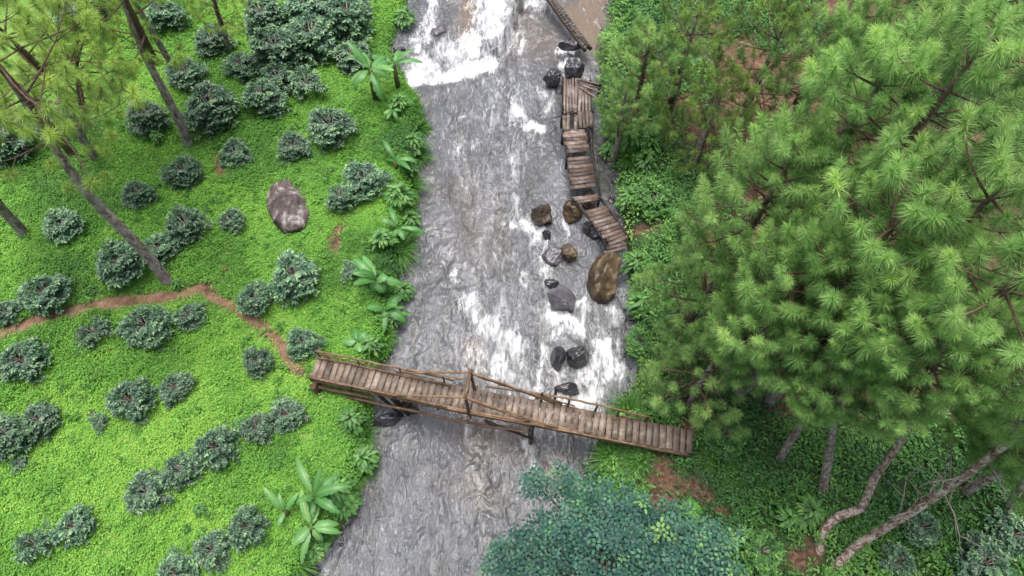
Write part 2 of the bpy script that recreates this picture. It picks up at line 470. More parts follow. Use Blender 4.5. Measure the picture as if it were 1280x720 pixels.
for (fx_, fy_, fr) in ((677, 284, .28), (690, 325, .3), (714, 278, .2), (690, 364, .2), (703, 394, .35), (745, 385, .3), (697, 466, .3), (724, 462, .35), (709, 494, .3), (690, 110, .3), (716, 102, .2), (712, 64, .2), (683, 300, .15), (765, 385, .25), (670, 275, .15), (688, 440, .2), (590, 520, .2), (668, 552, .25)):
    FO.append(([(fx_ - 6, fy_ - 6), (fx_, fy_), (fx_ - 5, fy_ + 18)], fr * .8, .8))
MK = [([(585, -20), (585, 65)], .42, .9), ([(745, -30), (738, 50), (722, 20)], .9, 1.0), ([(660, 20), (650, 60), (690, 50)], .8, .45),
      ([(590, 535), (640, 545)], .7, .5), ([(560, 600), (620, 620)], .5, .25), ([(700, 590), (690, 570)], .3, .4), ([(580, 240), (600, 300)], 1.0, .25), ([(600, 470), (595, 430)], .3, .5)]
yfall = lambda x: np.interp(x, [-6, -2.6, -1.6, -.4, .2, 1, 6], [19.6, 19.7, 20.1, 20.9, 22.6, 25.2, 25.5])
ya = np.arange(-1.0, 29.5, .036); yb = np.r_[np.linspace(-80, -1, 60)[:-1], ya, np.linspace(29.5, 110, 60)[1:]]
un = 250
U = np.linspace(0, 1, un)
YL = np.repeat(yb, un).reshape(len(yb), un)
A0 = XL(yb) - .5; B0 = XR(yb) + .5
XX = A0[:, None] + (B0 - A0)[:, None] * U[None]
xw, yw = XX.ravel(), YL.ravel()
wx = xw + .45 * (fbm(xw * .9, yw * .9, 3, 21) - .5) * 2; wy = yw + .6 * (fbm(xw * .9, yw * .9, 3, 22) - .5) * 2
wx = wx + .35 * (fbm(xw * 2.6, yw * 2.6, 3, 25) - .5) * 2; wy = wy + .45 * (fbm(xw * 2.6, yw * 2.6, 3, 26) - .5) * 2
foam = np.zeros(xw.shape); murk = np.zeros(xw.shape)
for pts, r, s in FO:
    d = pdist(wx * .7 + xw * .3, wy * .7 + yw * .3, gl(pts, 0.05)); foam = np.maximum(foam, s * np.exp(-(d / r / 1.25) ** 2))
for pts, r, s in MK:
    d = pdist(wx * .5 + xw * .5, wy * .5 + yw * .5, gl(pts, 0.05)); murk = np.maximum(murk, s * np.exp(-(d / r) ** 2))
step = smooth((yw - yfall(xw) + .25) / .9)
ridge = 1 - 2 * np.abs(fbm(wx * 1.9, wy * .95, 2, 31) - .5)
ridge2 = 1 - 2 * np.abs(fbm(wx * 6.0, wy * 3.4, 2, 33) - .5)
calm = np.clip(1 - .85 * np.clip(murk - .5, 0, 1) * 2 * (xw > 1.5), .1, 1)
zw = .5 * step + calm * (.13 * (ridge - .8) + .028 * (ridge2 - .8) + .10 * np.clip(foam, 0, 1.2) * (fbm(wx * 4, wy * 4, 4, 35) - .35)) + .1 * (fbm(xw * .7, yw * .5, 2, 37) - .5)
# a trough and a lip under the fall
fx = (yw - yfall(xw)); zw += -.16 * np.exp(-((fx + .35) / .3) ** 2) * (xw < 1) + .08 * np.exp(-((fx + 1.0) / .4) ** 2) * (xw < 1)
i = np.arange(xw.size).reshape(len(yb), un)
Qw = np.stack([i[:-1, :-1], i[:-1, 1:], i[1:, 1:], i[1:, :-1]], -1).reshape(-1, 4)
me = mesh_np('river_water', np.c_[xw, yw, zw], Qw, None, True, {'foam': foam, 'murk': np.clip(murk, 0, 1)})
me.materials.append(water_mat())
o = link('river_water', me); o['kind'] = 'structure'


# ------------------------------------------------------------------ leaves
def leaf4(P, A, Nn, L, W, fold=.25):
    """flat kite leaves, two triangles each"""
    A = unit(A); S = unit(np.cross(A, Nn)); Nn = np.cross(S, A)
    L = L[:, None]; W = W[:, None]
    b = P; t = P + A * L - Nn * L * .15
    l = P + A * L * .5 + S * W * .5 + Nn * W * fold; r = P + A * L * .5 - S * W * .5 + Nn * W * fold
    V = np.stack([b, r, t, l], 1).reshape(-1, 3)
    k = np.arange(len(P))[:, None] * 4
    T = np.concatenate([k + [0, 1, 2], k + [0, 2, 3]])
    return V, T


def leaf6(P, A, Nn, L, W, fold=.2, droop=.25):
    """pointed oval leaves: four cross points along a drooping midrib"""
    A = unit(A); S = unit(np.cross(A, Nn)); Nn = np.cross(S, A)
    L = L[:, None]; W = W[:, None]
    def pt(a, w, f=0): return P + A * L * a + S * W * w - Nn * L * droop * a * a + Nn * W * f
    V = np.stack([pt(0, 0), pt(.3, -.42, fold * .8), pt(.3, .42, fold * .8), pt(.35, 0), pt(.68, -.38, fold * .6), pt(.68, .38, fold * .6), pt(.7, 0), pt(1, 0)], 1).reshape(-1, 3)
    k = np.arange(len(P))[:, None] * 8
    T = np.concatenate([k + q for q in ([0, 1, 3], [0, 3, 2], [1, 4, 6], [1, 6, 3], [3, 6, 5], [3, 5, 2], [4, 7, 6], [6, 7, 5])])
    return V, T


def rdir(n, lo=-1, hi=1):
    z = rng.uniform(lo, hi, n); a = rng.uniform(0, 2 * math.pi, n); r = np.sqrt(1 - z * z)
    return np.c_[r * np.cos(a), r * np.sin(a), z]


# ---- ground cover on the left bank (nobody could count it)
def scatter(n, x0, x1, y0, y1, keep):
    x = rng.uniform(x0, x1, n); y = rng.uniform(y0, y1, n)
    k = rng.random(n) < keep(x, y)
    return x[k], y[k]


def inview(x, y, z=1.0, m=70):
    px, py = prj(x, y, z)
    return (px > -m * 2) & (px < 1280 + m * 2) & (py > -m) & (py < 720 + m)


def left_keep(x, y):
    dl = XL(y) - x
    k = (dl > .04 + .22 * vnoise(x * 0 + 1, y * 2.3, 8) ** 2) & inview(x, y)
    pm = soilmask(x, y)
    thin = .5 + .5 * smooth((fbm(x * 1.1, y * 1.1, 4, 61) - .36) / .10)
    return k * thin * (1 - .96 * pm)


cx, cy = scatter(165000, -17.5, 0, -.5, 27, left_keep)
lush = fbm(cx * .55, cy * .55, 4, 62)
bank = smooth(1 - (XL(cy) - cx) / 1.6)
nl = 6
hgt = .03 + .16 * smooth((lush - .42) / .2) * rng.random(len(cx)) + .22 * bank * rng.random(len(cx))
big = 1 + .5 * (rng.random(len(cx)) < .06) + .35 * bank
ct = .68 - .62 * (fbm(cx * .45 + 5, cy * .45, 3, 63) - .5) * 1.3 - .25 * smooth((lush - .5) / .15) - .25 * bank + .08 * rng.standard_normal(len(cx))
px_, py_ = prj(cx, cy, .8)
ct += .12 * smooth((py_ - 300) / 250) * smooth((430 - px_) / 60)
n = len(cx) * nl
C = np.repeat(np.c_[cx, cy, ground(cx, cy) + hgt], nl, 0)
A = rdir(n, -.15, .5); P = C + A * .03 + rng.normal(0, .035, (n, 3)) * [1, 1, .5]
sc_ = np.repeat(big, nl)
V, T = leaf4(P, A, np.array([[0, 0, 1.]]) + rng.normal(0, .35, (n, 3)), rng.uniform(.038, .066, n) * sc_, rng.uniform(.030, .046, n) * sc_)
tint = np.clip(np.repeat(ct, nl) + rng.normal(0, .12, n), 0, 1)
# larger weed rosettes among them
wx_, wy_ = scatter(3600, -17.5, 0, -.5, 27, left_keep)
kk = rng.random(len(wx_)) < smooth((fbm(wx_ * .7, wy_ * .7, 3, 65) - .40) / .12) * .9 + .12; wx_, wy_ = wx_[kk], wy_[kk]
nr = 9; n2 = len(wx_) * nr; rs = np.repeat(rng.uniform(.6, 1.5, len(wx_)), nr)
P2 = np.repeat(np.c_[wx_, wy_, ground(wx_, wy_) + .10], nr, 0); A2 = rdir(n2, -.1, .6); P2 = P2 + A2 * .03
V2, T2 = leaf4(P2, A2, np.array([[0, 0, 1.]]) + rng.normal(0, .3, (n2, 3)), rng.uniform(.09, .14, n2) * rs, rng.uniform(.04, .06, n2) * rs)
T = np.r_[T, T2 + len(V)]; V = np.r_[V, V2]
tint = np.r_[tint, np.clip(np.repeat(rng.normal(.33, .16, len(wx_)), nr) + rng.normal(0, .08, n2), 0, 1)]
me = mesh_np('ground_cover', V, T, np.repeat(tint, 4)); me.materials.append(M['cover'])
o = link('ground_cover', me); o['kind'] = 'stuff'; o['label'] = 'bright green clover-like weeds carpeting the left bank'; o['category'] = 'ground cover'


# ---- undergrowth on the right bank
def right_keep(x, y):
    dr = x - XR(y)
    k = (dr > .03 + .45 * vnoise(x * 0 + 1, y * 1.9, 9) ** 2) & inview(x, y, 1.5, 60)
    pm = soilmask(x, y)
    return k * (1 - .93 * pm) * (.35 + .65 * smooth((fbm(x * .9, y * .9, 3, 71) - .36) / .1))


cx, cy = scatter(62000, 0, 21, -.5, 30, right_keep)
lush = fbm(cx * .9, cy * .9, 3, 72); bank = smooth(1 - (cx - XR(cy)) / 3.5)
hgt = .05 + .55 * smooth((lush - .38) / .25) * np.sqrt(rng.random(len(cx))) * (.4 + .6 * bank) + .1 * rng.random(len(cx))
nl = 6; n = len(cx) * nl
ct = .42 + 1.1 * (fbm(cx * .6, cy * .6, 3, 73) - .5) + .22 * bank + .14 * rng.standard_normal(len(cx)) + .08
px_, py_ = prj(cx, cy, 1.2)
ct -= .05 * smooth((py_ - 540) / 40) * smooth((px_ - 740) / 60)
C = np.repeat(np.c_[cx, cy, ground(cx, cy) + hgt], nl, 0)
A = rdir(n, -.1, .6); P = C + A * .06 + rng.normal(0, .06, (n, 3)) * [1, 1, .6]
ss = np.repeat(.75 + .7 * rng.random(len(cx)) ** 2, nl)
V, T = leaf4(P, A, np.array([[0, 0, 1.]]) + rng.normal(0, .4, (n, 3)), rng.uniform(.09, .15, n) * ss, rng.uniform(.045, .07, n) * ss)
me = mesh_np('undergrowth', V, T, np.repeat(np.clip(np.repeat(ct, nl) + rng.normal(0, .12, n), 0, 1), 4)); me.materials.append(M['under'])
o = link('undergrowth', me); o['kind'] = 'stuff'; o['label'] = 'dense leafy undergrowth covering the right bank below the pines'; o['category'] = 'undergrowth'


# ------------------------------------------------------------------ coffee bushes
def bush_mesh(seed, n_br=120, R=.72, hh=1.0, leafl=.125, sparse=1.0):
    global rng
    keep = rng; rng = np.random.default_rng(seed)
    P = []; A = []; TT = []; tw = MB()
    lob = rng.uniform(-.4, .4, 6)
    for b in range(int(n_br * sparse)):
        az = rng.uniform(0, 2 * math.pi); z0 = rng.uniform(.12, .9) * hh
        rr = R * (1 - (z0 / hh) ** 2.4 * .62) * (1 + .16 * math.sin(2 * az + lob[0] * 8) * lob[1] * 2 + .12 * math.sin(3 * az + lob[2] * 9)) * rng.uniform(.8, 1.05)
        d = np.array([math.cos(az), math.sin(az), 0])
        end = d * rr + np.array([0, 0, z0 + rr * rng.uniform(-.02, .22)]); st = np.array([0, 0, z0 * .7])
        tb = rng.normal(0, .14)
        m = rng.integers(6, 10)
        for k in range(m):
            t = 1 - (k / m) * .75
            q = st + (end - st) * t + np.array([0, 0, .05 * math.sin(t * 3)])
            side = np.array([-d[1], d[0], 0])
            for s in (-1, 1):
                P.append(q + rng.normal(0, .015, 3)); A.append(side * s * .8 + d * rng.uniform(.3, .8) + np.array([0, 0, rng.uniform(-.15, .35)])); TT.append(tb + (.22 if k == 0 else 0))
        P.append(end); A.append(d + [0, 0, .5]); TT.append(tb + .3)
        if b % 3 == 0: tw.tube([st, (st + end) / 2 + [0, 0, .02], end], [.014, .009, .004], 4)
    n = len(P); P = np.array(P); A = np.array(A)
    V, T = leaf6(P, A, np.array([[0, 0, 1.]]) + rng.normal(0, .3, (n, 3)), rng.uniform(.8, 1.15, n) * leafl, rng.uniform(.42, .55, n) * leafl)
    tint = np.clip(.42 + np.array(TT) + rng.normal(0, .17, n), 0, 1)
    me = mesh_np('foliage', V, T, np.repeat(tint, 8)); me.materials.append(M['coffee'])
    for k in range(4):
        a = rng.uniform(0, 6.28); tw.tube([[0, 0, -.1], [.04 * math.cos(a), .04 * math.sin(a), .4], [.16 * math.cos(a), .16 * math.sin(a), hh * .9]], [.035, .025, .008], 5)
    mw = mesh_np('stem', np.concatenate(tw.V), np.concatenate(tw.T)); mw.materials.append(M['twig'])
    rng = keep
    return me, mw


BV = [bush_mesh(s) for s in (1, 2, 3, 4, 5, 6)]
BSP = [bush_mesh(8, 95, .72, .8, .14, .42), bush_mesh(9, 95, .75, .85, .13, .5)]
B = [  # px, py, radius px, sparse?, label
 (229, 212, 25, 0, 'dark coffee bush just up the slope to the left of the big boulder'),
 (291, 185, 20, 0, 'small dark coffee bush above and left of the big boulder'),
 (287, 270, 19, 0, 'small round coffee bush left of the big boulder at its foot level'),
 (231, 277, 27, 0, 'leafy coffee bush standing above the foot of the long leaning trunk'),
 (170, 238, 21, 0, 'low coffee bush to the right of the middle of the long bare trunk'),
 (75, 275, 25, 0, 'coffee bush left of the long bare trunk, beside the frame-edge trunk foot'),
 (152, 326, 32, 0, 'large dark coffee bush tucked against the left side of the trunk foot'),
 (198, 305, 23, 0, 'coffee bush half hidden behind the lower part of the long bare trunk'),
 (56, 363, 30, 0, 'dome shaped dark coffee bush directly above the dirt path, left part'),
 (4, 384, 21, 0, 'coffee bush cut by the left frame edge above the dirt path'),
 (26, 447, 31, 0, 'big dark coffee bush just below the left end of the dirt path'),
 (182, 404, 31, 0, 'wide coffee bush right below the middle of the dirt path, left of a pair'),
 (233, 391, 21, 0, 'smaller coffee bush below the dirt path, right of a pair'),
 (318, 370, 25, 0, 'round coffee bush at the fork where the two dirt paths start'),
 (369, 343, 35, 0, 'tall dark coffee bush standing alone between boulder and bridge'),
 (378, 425, 23, 0, 'coffee bush right of the short dirt path, above the bridge end'),
 (320, 447, 22, 0, 'coffee bush left of the short dirt path, near the bridge end'),
 (112, 410, 24, 1, 'thin see-through coffee bush right below the left dirt path'),
 (163, 496, 30, 0, 'coffee bush, larger left one of the pair in the open lawn'),
 (215, 479, 23, 0, 'coffee bush, smaller right one of the pair in the open lawn'),
 (8, 541, 30, 0, 'dark coffee bush cut by the left frame edge, lower one of a pair'),
 (47, 521, 23, 0, 'coffee bush next to the left frame edge, upper right of a pair'),
 (180, 611, 27, 0, 'lowest left coffee bush of the five in the long diagonal row'),
 (223, 585, 26, 0, 'second coffee bush from the lower end of the long diagonal row'),
 (270, 556, 28, 0, 'middle coffee bush of the long diagonal row'),
 (318, 531, 22, 0, 'fourth coffee bush up the long diagonal row, loosely leaved'),
 (356, 514, 25, 0, 'uppermost coffee bush of the long diagonal row, nearest the bridge'),
 (40, 677, 28, 1, 'loose coffee bush in the lower left corner, left of a pair'),
 (90, 655, 28, 0, 'coffee bush in the lower left corner, right of a pair'),
 (218, 712, 28, 0, 'coffee bush cut by the bottom edge at the foot of the short row'),
 (262, 684, 27, 0, 'middle coffee bush of the short row left of the yellowish banana plant'),
 (308, 655, 29, 0, 'dark coffee bush at the top of the short row beside the banana plants'),
 (365, 178, 22, 0, 'small round coffee bush right above the big boulder'),
 (413, 155, 32, 0, 'large coffee bush left of the tall banana plants, over the boulder'),
 (331, 121, 28, 0, 'coffee bush on the lawn left of the dense dark thicket'),
 (266, 135, 34, 0, 'large dark coffee bush right of the trunk with the dark scar'),
 (382, 100, 28, 1, 'pale loosely leaved coffee bush at the lower edge of the thicket'),
 (345, 62, 36, 0, 'coffee bush at the left side of the dense dark thicket'),
 (390, 48, 38, 0, 'coffee bush in the heart of the dense dark thicket'),
 (436, 22, 36, 0, 'coffee bush at the top right of the dense dark thicket'),
 (330, 18, 32, 0, 'coffee bush at the top left of the dense dark thicket'),
 (385, 5, 34, 0, 'coffee bush at the top edge in the middle of the thicket'),
 (440, 66, 26, 0, 'coffee bush of the thicket closest to the tall banana plants'),
 (300, 78, 22, 0, 'small coffee bush standing off the left flank of the thicket'),
 (345, 92, 24, 0, 'low coffee bush at the bottom left corner of the thicket'),
 (12, 170, 44, 0, 'very large dark coffee bush cut by the left edge under the pines'),
 (72, 152, 30, 0, 'dark coffee bush between two pine trunks at the upper left'),
 (182, 142, 28, 0, 'dark coffee bush left of the scarred trunk under the pine crown'),
 (232, 88, 26, 0, 'coffee bush right of the thin tall trunk near the top'),
 (100, 8, 34, 0, 'dark coffee bush at the top edge seen through the pine crown'),
 (205, 14, 26, 0, 'coffee bush at the top edge between two pine trunks'),
 (455, 222, 30, 0, 'dark coffee bush growing by the tall bank grass right of the boulder'),
 (424, 242, 20, 0, 'small coffee bush touching its larger neighbour right of the boulder'),
 (265, 45, 26, 0, 'coffee bush up the slope halfway between thicket and pines'),
 (436, 332, 15, 1, 'little sapling-sized coffee bush left of the riverside banana rosette'),
 (106, 356, 9, 1, 'tiny coffee seedling right of the dome shaped bush'),
 (117, 522, 14, 1, 'low grey-green coffee seedling alone on the lawn beside a pebble-like clod'),
 (15, 575, 14, 1, 'small seedling by the left frame edge under the pair of bushes'),
]
for k, (px, py, r, sp, lab) in enumerate(B):
    g = gpt(px, py + r * .12, .45)
    dep = g.y * ST - (g.z + .45 - H) * CT
    s = r / (F / dep) / .72 * .95
    t = thing('coffee_bush', lab, 'bush', g, rng.uniform(0, 6.28), 'coffee bushes on the grassy left bank')
    t.scale = (s * rng.uniform(.9, 1.1), s * rng.uniform(.88, 1.08), s * rng.uniform(.75, 1.1))
    mf, mw = BSP[k % 2] if sp else BV[(k * 5 + k // 6) % 6]
    link('foliage', mf, t); link('stem', mw, t)


# ------------------------------------------------------------------ grass tufts, banana plants, leafy plants
def blades(n, R, L, seed, wid=.022):
    r = np.random.default_rng(seed)
    a = r.uniform(0, 6.28, n); d = np.c_[np.cos(a), np.sin(a), np.zeros(n)]; s = np.c_[-np.sin(a), np.cos(a), np.zeros(n)]
    ln = L * r.uniform(.6, 1.1, n)[:, None]; el = r.uniform(.5, 1.35, n)[:, None]
    b = d * (r.uniform(0, R, n)[:, None]) + r.normal(0, .02, (n, 3)) * [1, 1, 0]
    P = []
    for t in (0, .35, .7, 1):
        P.append(b + d * ln * (t * np.cos(el) + .35 * t * t) + np.array([[0, 0, 1]]) * ln * (np.sin(el) * t - .62 * t ** 2.2))
    w = wid * r.uniform(.7, 1.3, n)[:, None]
    V = np.stack([P[0] - s * w * .5, P[0] + s * w * .5, P[1] - s * w * .5, P[1] + s * w * .5, P[2] - s * w * .35, P[2] + s * w * .35, P[3]], 1).reshape(-1, 3)
    k = np.arange(n)[:, None] * 7
    T = np.concatenate([k + q for q in ([0, 1, 3], [0, 3, 2], [2, 3, 5], [2, 5, 4], [4, 5, 6])])
    me = mesh_np('tall_grass', V, T, np.repeat(np.clip(r.normal(.55, .2, n), 0, 1), 7)); me.materials.append(M['grass'])
    return me


GV = [blades(260, .16, .75, s) for s in (1, 2, 3)]
GR = [
 (512, 232, 1.0, 'arching grass tussock overhanging the left water edge, right of the dark bush'),
 (506, 262, .8, 'grass tussock overhanging the water just below another, above the banana rosette'),
 (520, 192, .9, 'grass tussock on the left water edge level with the boulder top'),
 (524, 158, .8, 'grass tussock on the left water edge below the small banana plant'),
 (516, 132, .7, 'grass tussock at the left water edge right below the white fall'),
 (498, 312, 1.15, 'big pale grass tussock at the left water edge above the banana rosette'),
 (508, 290, .8, 'grass tussock crowding the big pale one on the left water edge'),
 (452, 545, .7, 'grass tussock on the left bank just below the bridge'),
 (450, 590, .7, 'grass tussock on the left bank above the lower banana plants'),
 (368, 705, .9, 'grass tussock under the yellowish banana plant at the bottom edge'),
 (372, 680, .7, 'small grass tussock left of the drooping banana leaves'),
 (790, 512, 1.1, 'wide grass tussock on the right bank above the bridge handrail'),
 (772, 525, .8, 'grass tussock hanging over the water beside the bridge handrail'),
 (768, 572, 1.1, 'long bladed grass tussock right below the bridge, nearest the river'),
 (800, 575, .9, 'grass tussock below the bridge beside the red dirt patch'),
 (835, 470, .9, 'grass tussock on the right bank up from the bridge end'),
 (900, 575, 1.0, 'grass tussock right of the bridge end in the dark undergrowth'),
 (930, 590, .8, 'grass tussock in the dark undergrowth, farther from the bridge end'),
 (768, 158, .9, 'pale fan of grass right of the boardwalk platform'),
 (790, 196, .7, 'small pale grass fan right of the narrow boardwalk'),
 (440, 562, .6, 'short grass tussock on the left bank, second below the bridge'),
 (480, 420, .7, 'grass tussock on the left water edge above the bridge'),
]
for k, (px, py, s, lab) in enumerate(GR):
    g = gpt(px, py, .2)
    o = link('grass_tussock', GV[k % 3]); o.location = g; o.scale = (s,) * 3; o.rotation_euler = (0, 0, k * 1.3)
    o['label'] = lab; o['category'] = 'grass'; o['group'] = 'grass tussocks on the river banks'


def banana_leaf(az, L, W, el, droop, seed, z0=0.0, tint=.5):
    r = np.random.default_rng(seed)
    ns, nw = 26, 7
    t = np.linspace(0, 1, ns); u = np.linspace(-1, 1, nw)
    d = np.array([math.cos(az), math.sin(az), 0]); s = np.array([-d[1], d[0], 0]); up = np.array([0, 0, 1.])
    ang = el - droop * t ** 1.3
    dx = np.r_[0, np.cumsum(np.cos(ang[1:]) * L / (ns - 1))]; dz = np.r_[0, np.cumsum(np.sin(ang[1:]) * L / (ns - 1))]
    wd = W * .5 * np.clip(np.where(t < .16, .06, np.sin(np.clip((t - .14) / .86, 0, 1) ** .7 * math.pi) ** .55), .03, 1)
    V = np.zeros((ns, nw, 3)); tt = np.zeros((ns, nw))
    for i in range(ns):
        nrm = -math.sin(ang[i]) * d + math.cos(ang[i]) * up
        for j in range(nw):
            rag = 1 + (.34 * (r.random() - .6) * (abs(u[j]) > .9)) + .1 * (r.random() - .5) * (abs(u[j]) > .6)
            V[i, j] = d * dx[i] + up * (dz[i] + z0) + s * wd[i] * u[j] * rag - nrm * wd[i] * (.28 * abs(u[j]) ** 1.5) + nrm * .012 * (i % 2) * abs(u[j])
            tt[i, j] = tint + (.22 if j == nw // 2 else 0) + .04 * (i % 2) + r.normal(0, .03)
    i = np.arange(ns * nw).reshape(ns, nw)
    Q_ = np.stack([i[:-1, :-1], i[:-1, 1:], i[1:, 1:], i[1:, :-1]], -1).reshape(-1, 4)
    me = mesh_np('leaf', V.reshape(-1, 3), Q_, np.clip(tt.ravel(), 0, 1), True); me.materials.append(M['banana'])
    return me


def banana(px, py, h, L, nleaf, label, seed, tint=.45, el0=.9, wr=.21, name='banana_plant', cat='banana plant'):
    r = np.random.default_rng(seed)
    g = gpt(px, py, h)
    t = thing(name, label, cat, g, 0, 'broad leaved plants on the left bank')
    b = MB().tube([[0, 0, -.1], [0, 0, h * .5], [.02, .02, h]], [.11 * L, .09 * L, .05 * L], 8, .5); b.build('stem', M['stem'], t, smooth_=True)
    a0 = r.uniform(0, 6.28)
    for k in range(nleaf):
        el = el0 - .10 * k + r.normal(0, .3)
        tn = np.clip(tint + r.normal(0, .12), 0, .8)
        o = link('leaf', banana_leaf(a0 + k * 2.4 + r.normal(0, .45), L * r.uniform(.5, 1.15), L * wr * r.uniform(.8, 1.15), el, 1.3 + r.uniform(-.6, .8), seed * 50 + k, 0, tn), t)
        o.location = (0.02, 0.02, h)
    return t


banana(462, 88, 1.5, 1.35, 9, 'tallest banana plant with pale tattered leaves by the white fall', 1, .6)
banana(492, 80, 1.3, 1.0, 7, 'second tall banana plant, closest to the river by the white fall', 2, .42)
banana(490, 138, .5, .75, 5, 'small young banana plant below the two tall ones', 3, .5)
banana(494, 202, .5, .9, 7, 'small broad leaved plant above the arching bank grass', 4, .4)
banana(496, 286, .6, 1.0, 7, 'upright broad leaved plant by the water between grass tussocks', 5, .5)
banana(470, 350, .7, 1.05, 10, 'large open banana rosette on the left bank above the bridge', 6, .5, 1.0, .30)
banana(480, 385, .4, .95, 7, 'low banana shoot at the foot of the large open rosette', 7, .45, .9, .34)
banana(446, 428, .25, .7, 7, 'tiny banana shoot low beside the bank above the bridge', 8, .5, .6, .45)
banana(392, 622, .7, 1.2, 9, 'banana plant with upright pale leaves low on the left bank', 9, .55, 1.1)
banana(388, 660, .6, 1.1, 8, 'yellowish banana plant with a long drooping bright leaf at bottom', 10, .72, .7)
banana(355, 640, .4, .8, 4, 'pale banana shoot left of the two lower banana plants', 12, .55, 1.0)


def leafy_plant(seed, n=85, R=.45, L=.22):
    r = np.random.default_rng(seed)
    a = r.uniform(0, 6.28, n); k = r.random(n)
    P = np.c_[np.cos(a) * R * k * .6, np.sin(a) * R * k * .6, .35 + .35 * (1 - k) + r.normal(0, .05, n)]
    A = np.c_[np.cos(a), np.sin(a), .5 - .5 * k]
    V, T = leaf6(P, A, np.array([[0, 0, 1.]]) + r.normal(0, .2, (n, 3)), L * r.uniform(.7, 1.2, n), L * .5 * r.uniform(.8, 1.2, n), .2, .45)
    me = mesh_np('leaves', V, T, np.repeat(np.clip(r.normal(.62, .18, n), 0, 1), 8)); me.materials.append(M['under'])
    st = MB()
    for q in range(0, n, 5): st.tube([[0, 0, -.05], P[q] * [.6, .6, .6], P[q]], [.012, .009, .005], 4)
    ms = mesh_np('stems', np.concatenate(st.V), np.concatenate(st.T)); ms.materials.append(M['stem'])
    return me, ms


LP = [leafy_plant(s) for s in (1, 2, 3)]
for k, (px, py, s, lab) in enumerate([
 (518, 180, 1.1, 'leafy plant overhanging the left water edge beside a tussock, upstream'),
 (498, 245, 1.2, 'leafy plant overhanging the left water edge beside the dark bush'),
 (478, 300, 1.1, 'leafy plant behind the pale grass tussock'),
 (512, 275, 1.0, 'leafy plant between two tussocks at the left water edge'),
 (492, 395, 1.1, 'leafy plant on the left water edge below the banana rosette'),
 (455, 575, 1.1, 'leafy plant at the left water edge below the bridge'),
 (440, 525, 1.0, 'leafy plant on the bank under the left bridge end'),
 (505, 25, 1.1, 'leafy plant at the left water edge by the top of the frame'),
 (500, 130, 1.0, 'leafy plant at the foot of the white fall'),
 (795, 330, 1.2, 'leafy plant on the right bank beside the biggest river rock'),
 (800, 380, 1.0, 'leafy plant on the right bank below the biggest river rock'),
 (785, 250, 1.1, 'leafy plant on the right bank beside the slanting boardwalk'),
 (422, 612, 1.2, 'bright leafy plant hanging over the water beside the lower bananas'),
 (432, 630, 1.0, 'leafy plant at the water edge right of the upright banana leaves'),
 (395, 690, .9, 'leafy plant at the bottom edge beneath the drooping banana leaf'),
 (505, 365, .9, 'leafy plant on the water edge right of the banana rosette'),
 (464, 432, .9, 'leafy plant at the water edge just above the bridge'),
 (510, 210, .9, 'leafy plant behind the arching bank grass upstream'),
 (760, 190, .9, 'pale star shaped leafy plant right of the narrow boardwalk'),
 (790, 168, 1.5, 'large glossy leafy plant right of the boardwalk platform'),
 (765, 140, 1.2, 'spreading leafy plant touching the boardwalk platform'),
 (812, 180, 1.2, 'leafy plant behind the large glossy one, toward the pines'),
 (808, 200, 1.0, 'bluish leafy plant on the right bank below the large glossy one'),
 (1010, 640, 1.1, 'pale leafy plant in the undergrowth by the straight short trunk'),
 (985, 648, .8, 'yellow-green leafy plant left of the curved red trunk foot'),
 (860, 640, .9, 'leafy plant at the right fringe of the teal tree crown'),
 (300, 530, .5, 'small weed with broad leaves on the lawn inside the diagonal row'),
 (250, 637, .45, 'pale weed clump on the lawn below the diagonal row'),
 (222, 355, .5, 'weed clump right at the foot of the long bare trunk'),
 (196, 172, .6, 'pale weed at the foot of the scarred trunk')]):
    g = gpt(px, py, .35 * s); t = thing('leafy_plant', lab, 'plant', g, k * 1.1, 'leafy plants on the banks'); t.scale = (s,) * 3
    link('leaves', LP[k % 3][0], t); link('stems', LP[k % 3][1], t)


for k, (px, py, s, lab) in enumerate([
 (1225, 705, .9, 'dark bluish shrub in the lower right corner'), (1262, 668, .8, 'dark green shrub at the right edge above the corner shrub'),
 (1150, 660, .7, 'dark leafy shrub under the long leaning grey trunk'), (1120, 702, .6, 'dark shrub at the bottom edge right of the leaning trunk'),
 (950, 690, .8, 'green shrub at the bottom edge between teal tree and trunks'), (905, 545, .8, 'green shrub beyond the bridge end'),
 (845, 395, .8, 'green shrub on the right bank level with the biggest river rock'), (815, 250, .9, 'green shrub above the boardwalk landing'),
 (800, 430, .7, 'green shrub at the right water edge beside the churning white water'), (830, 500, .7, 'green shrub just upstream of the bridge end')]):
    g = gpt(px, py, .4 * s); t = thing('shrub', lab, 'shrub', g, k * 2.1, 'shrubs on the right bank'); t.scale = (s,) * 3
    if k < 4:
        link('foliage', BV[k % 6][0], t)
    else:
        mm = BV[k % 6][0].copy(); mm.materials.clear(); mm.materials.append(M['under']); link('foliage', mm, t)
    link('stem', BV[k % 6][1], t)


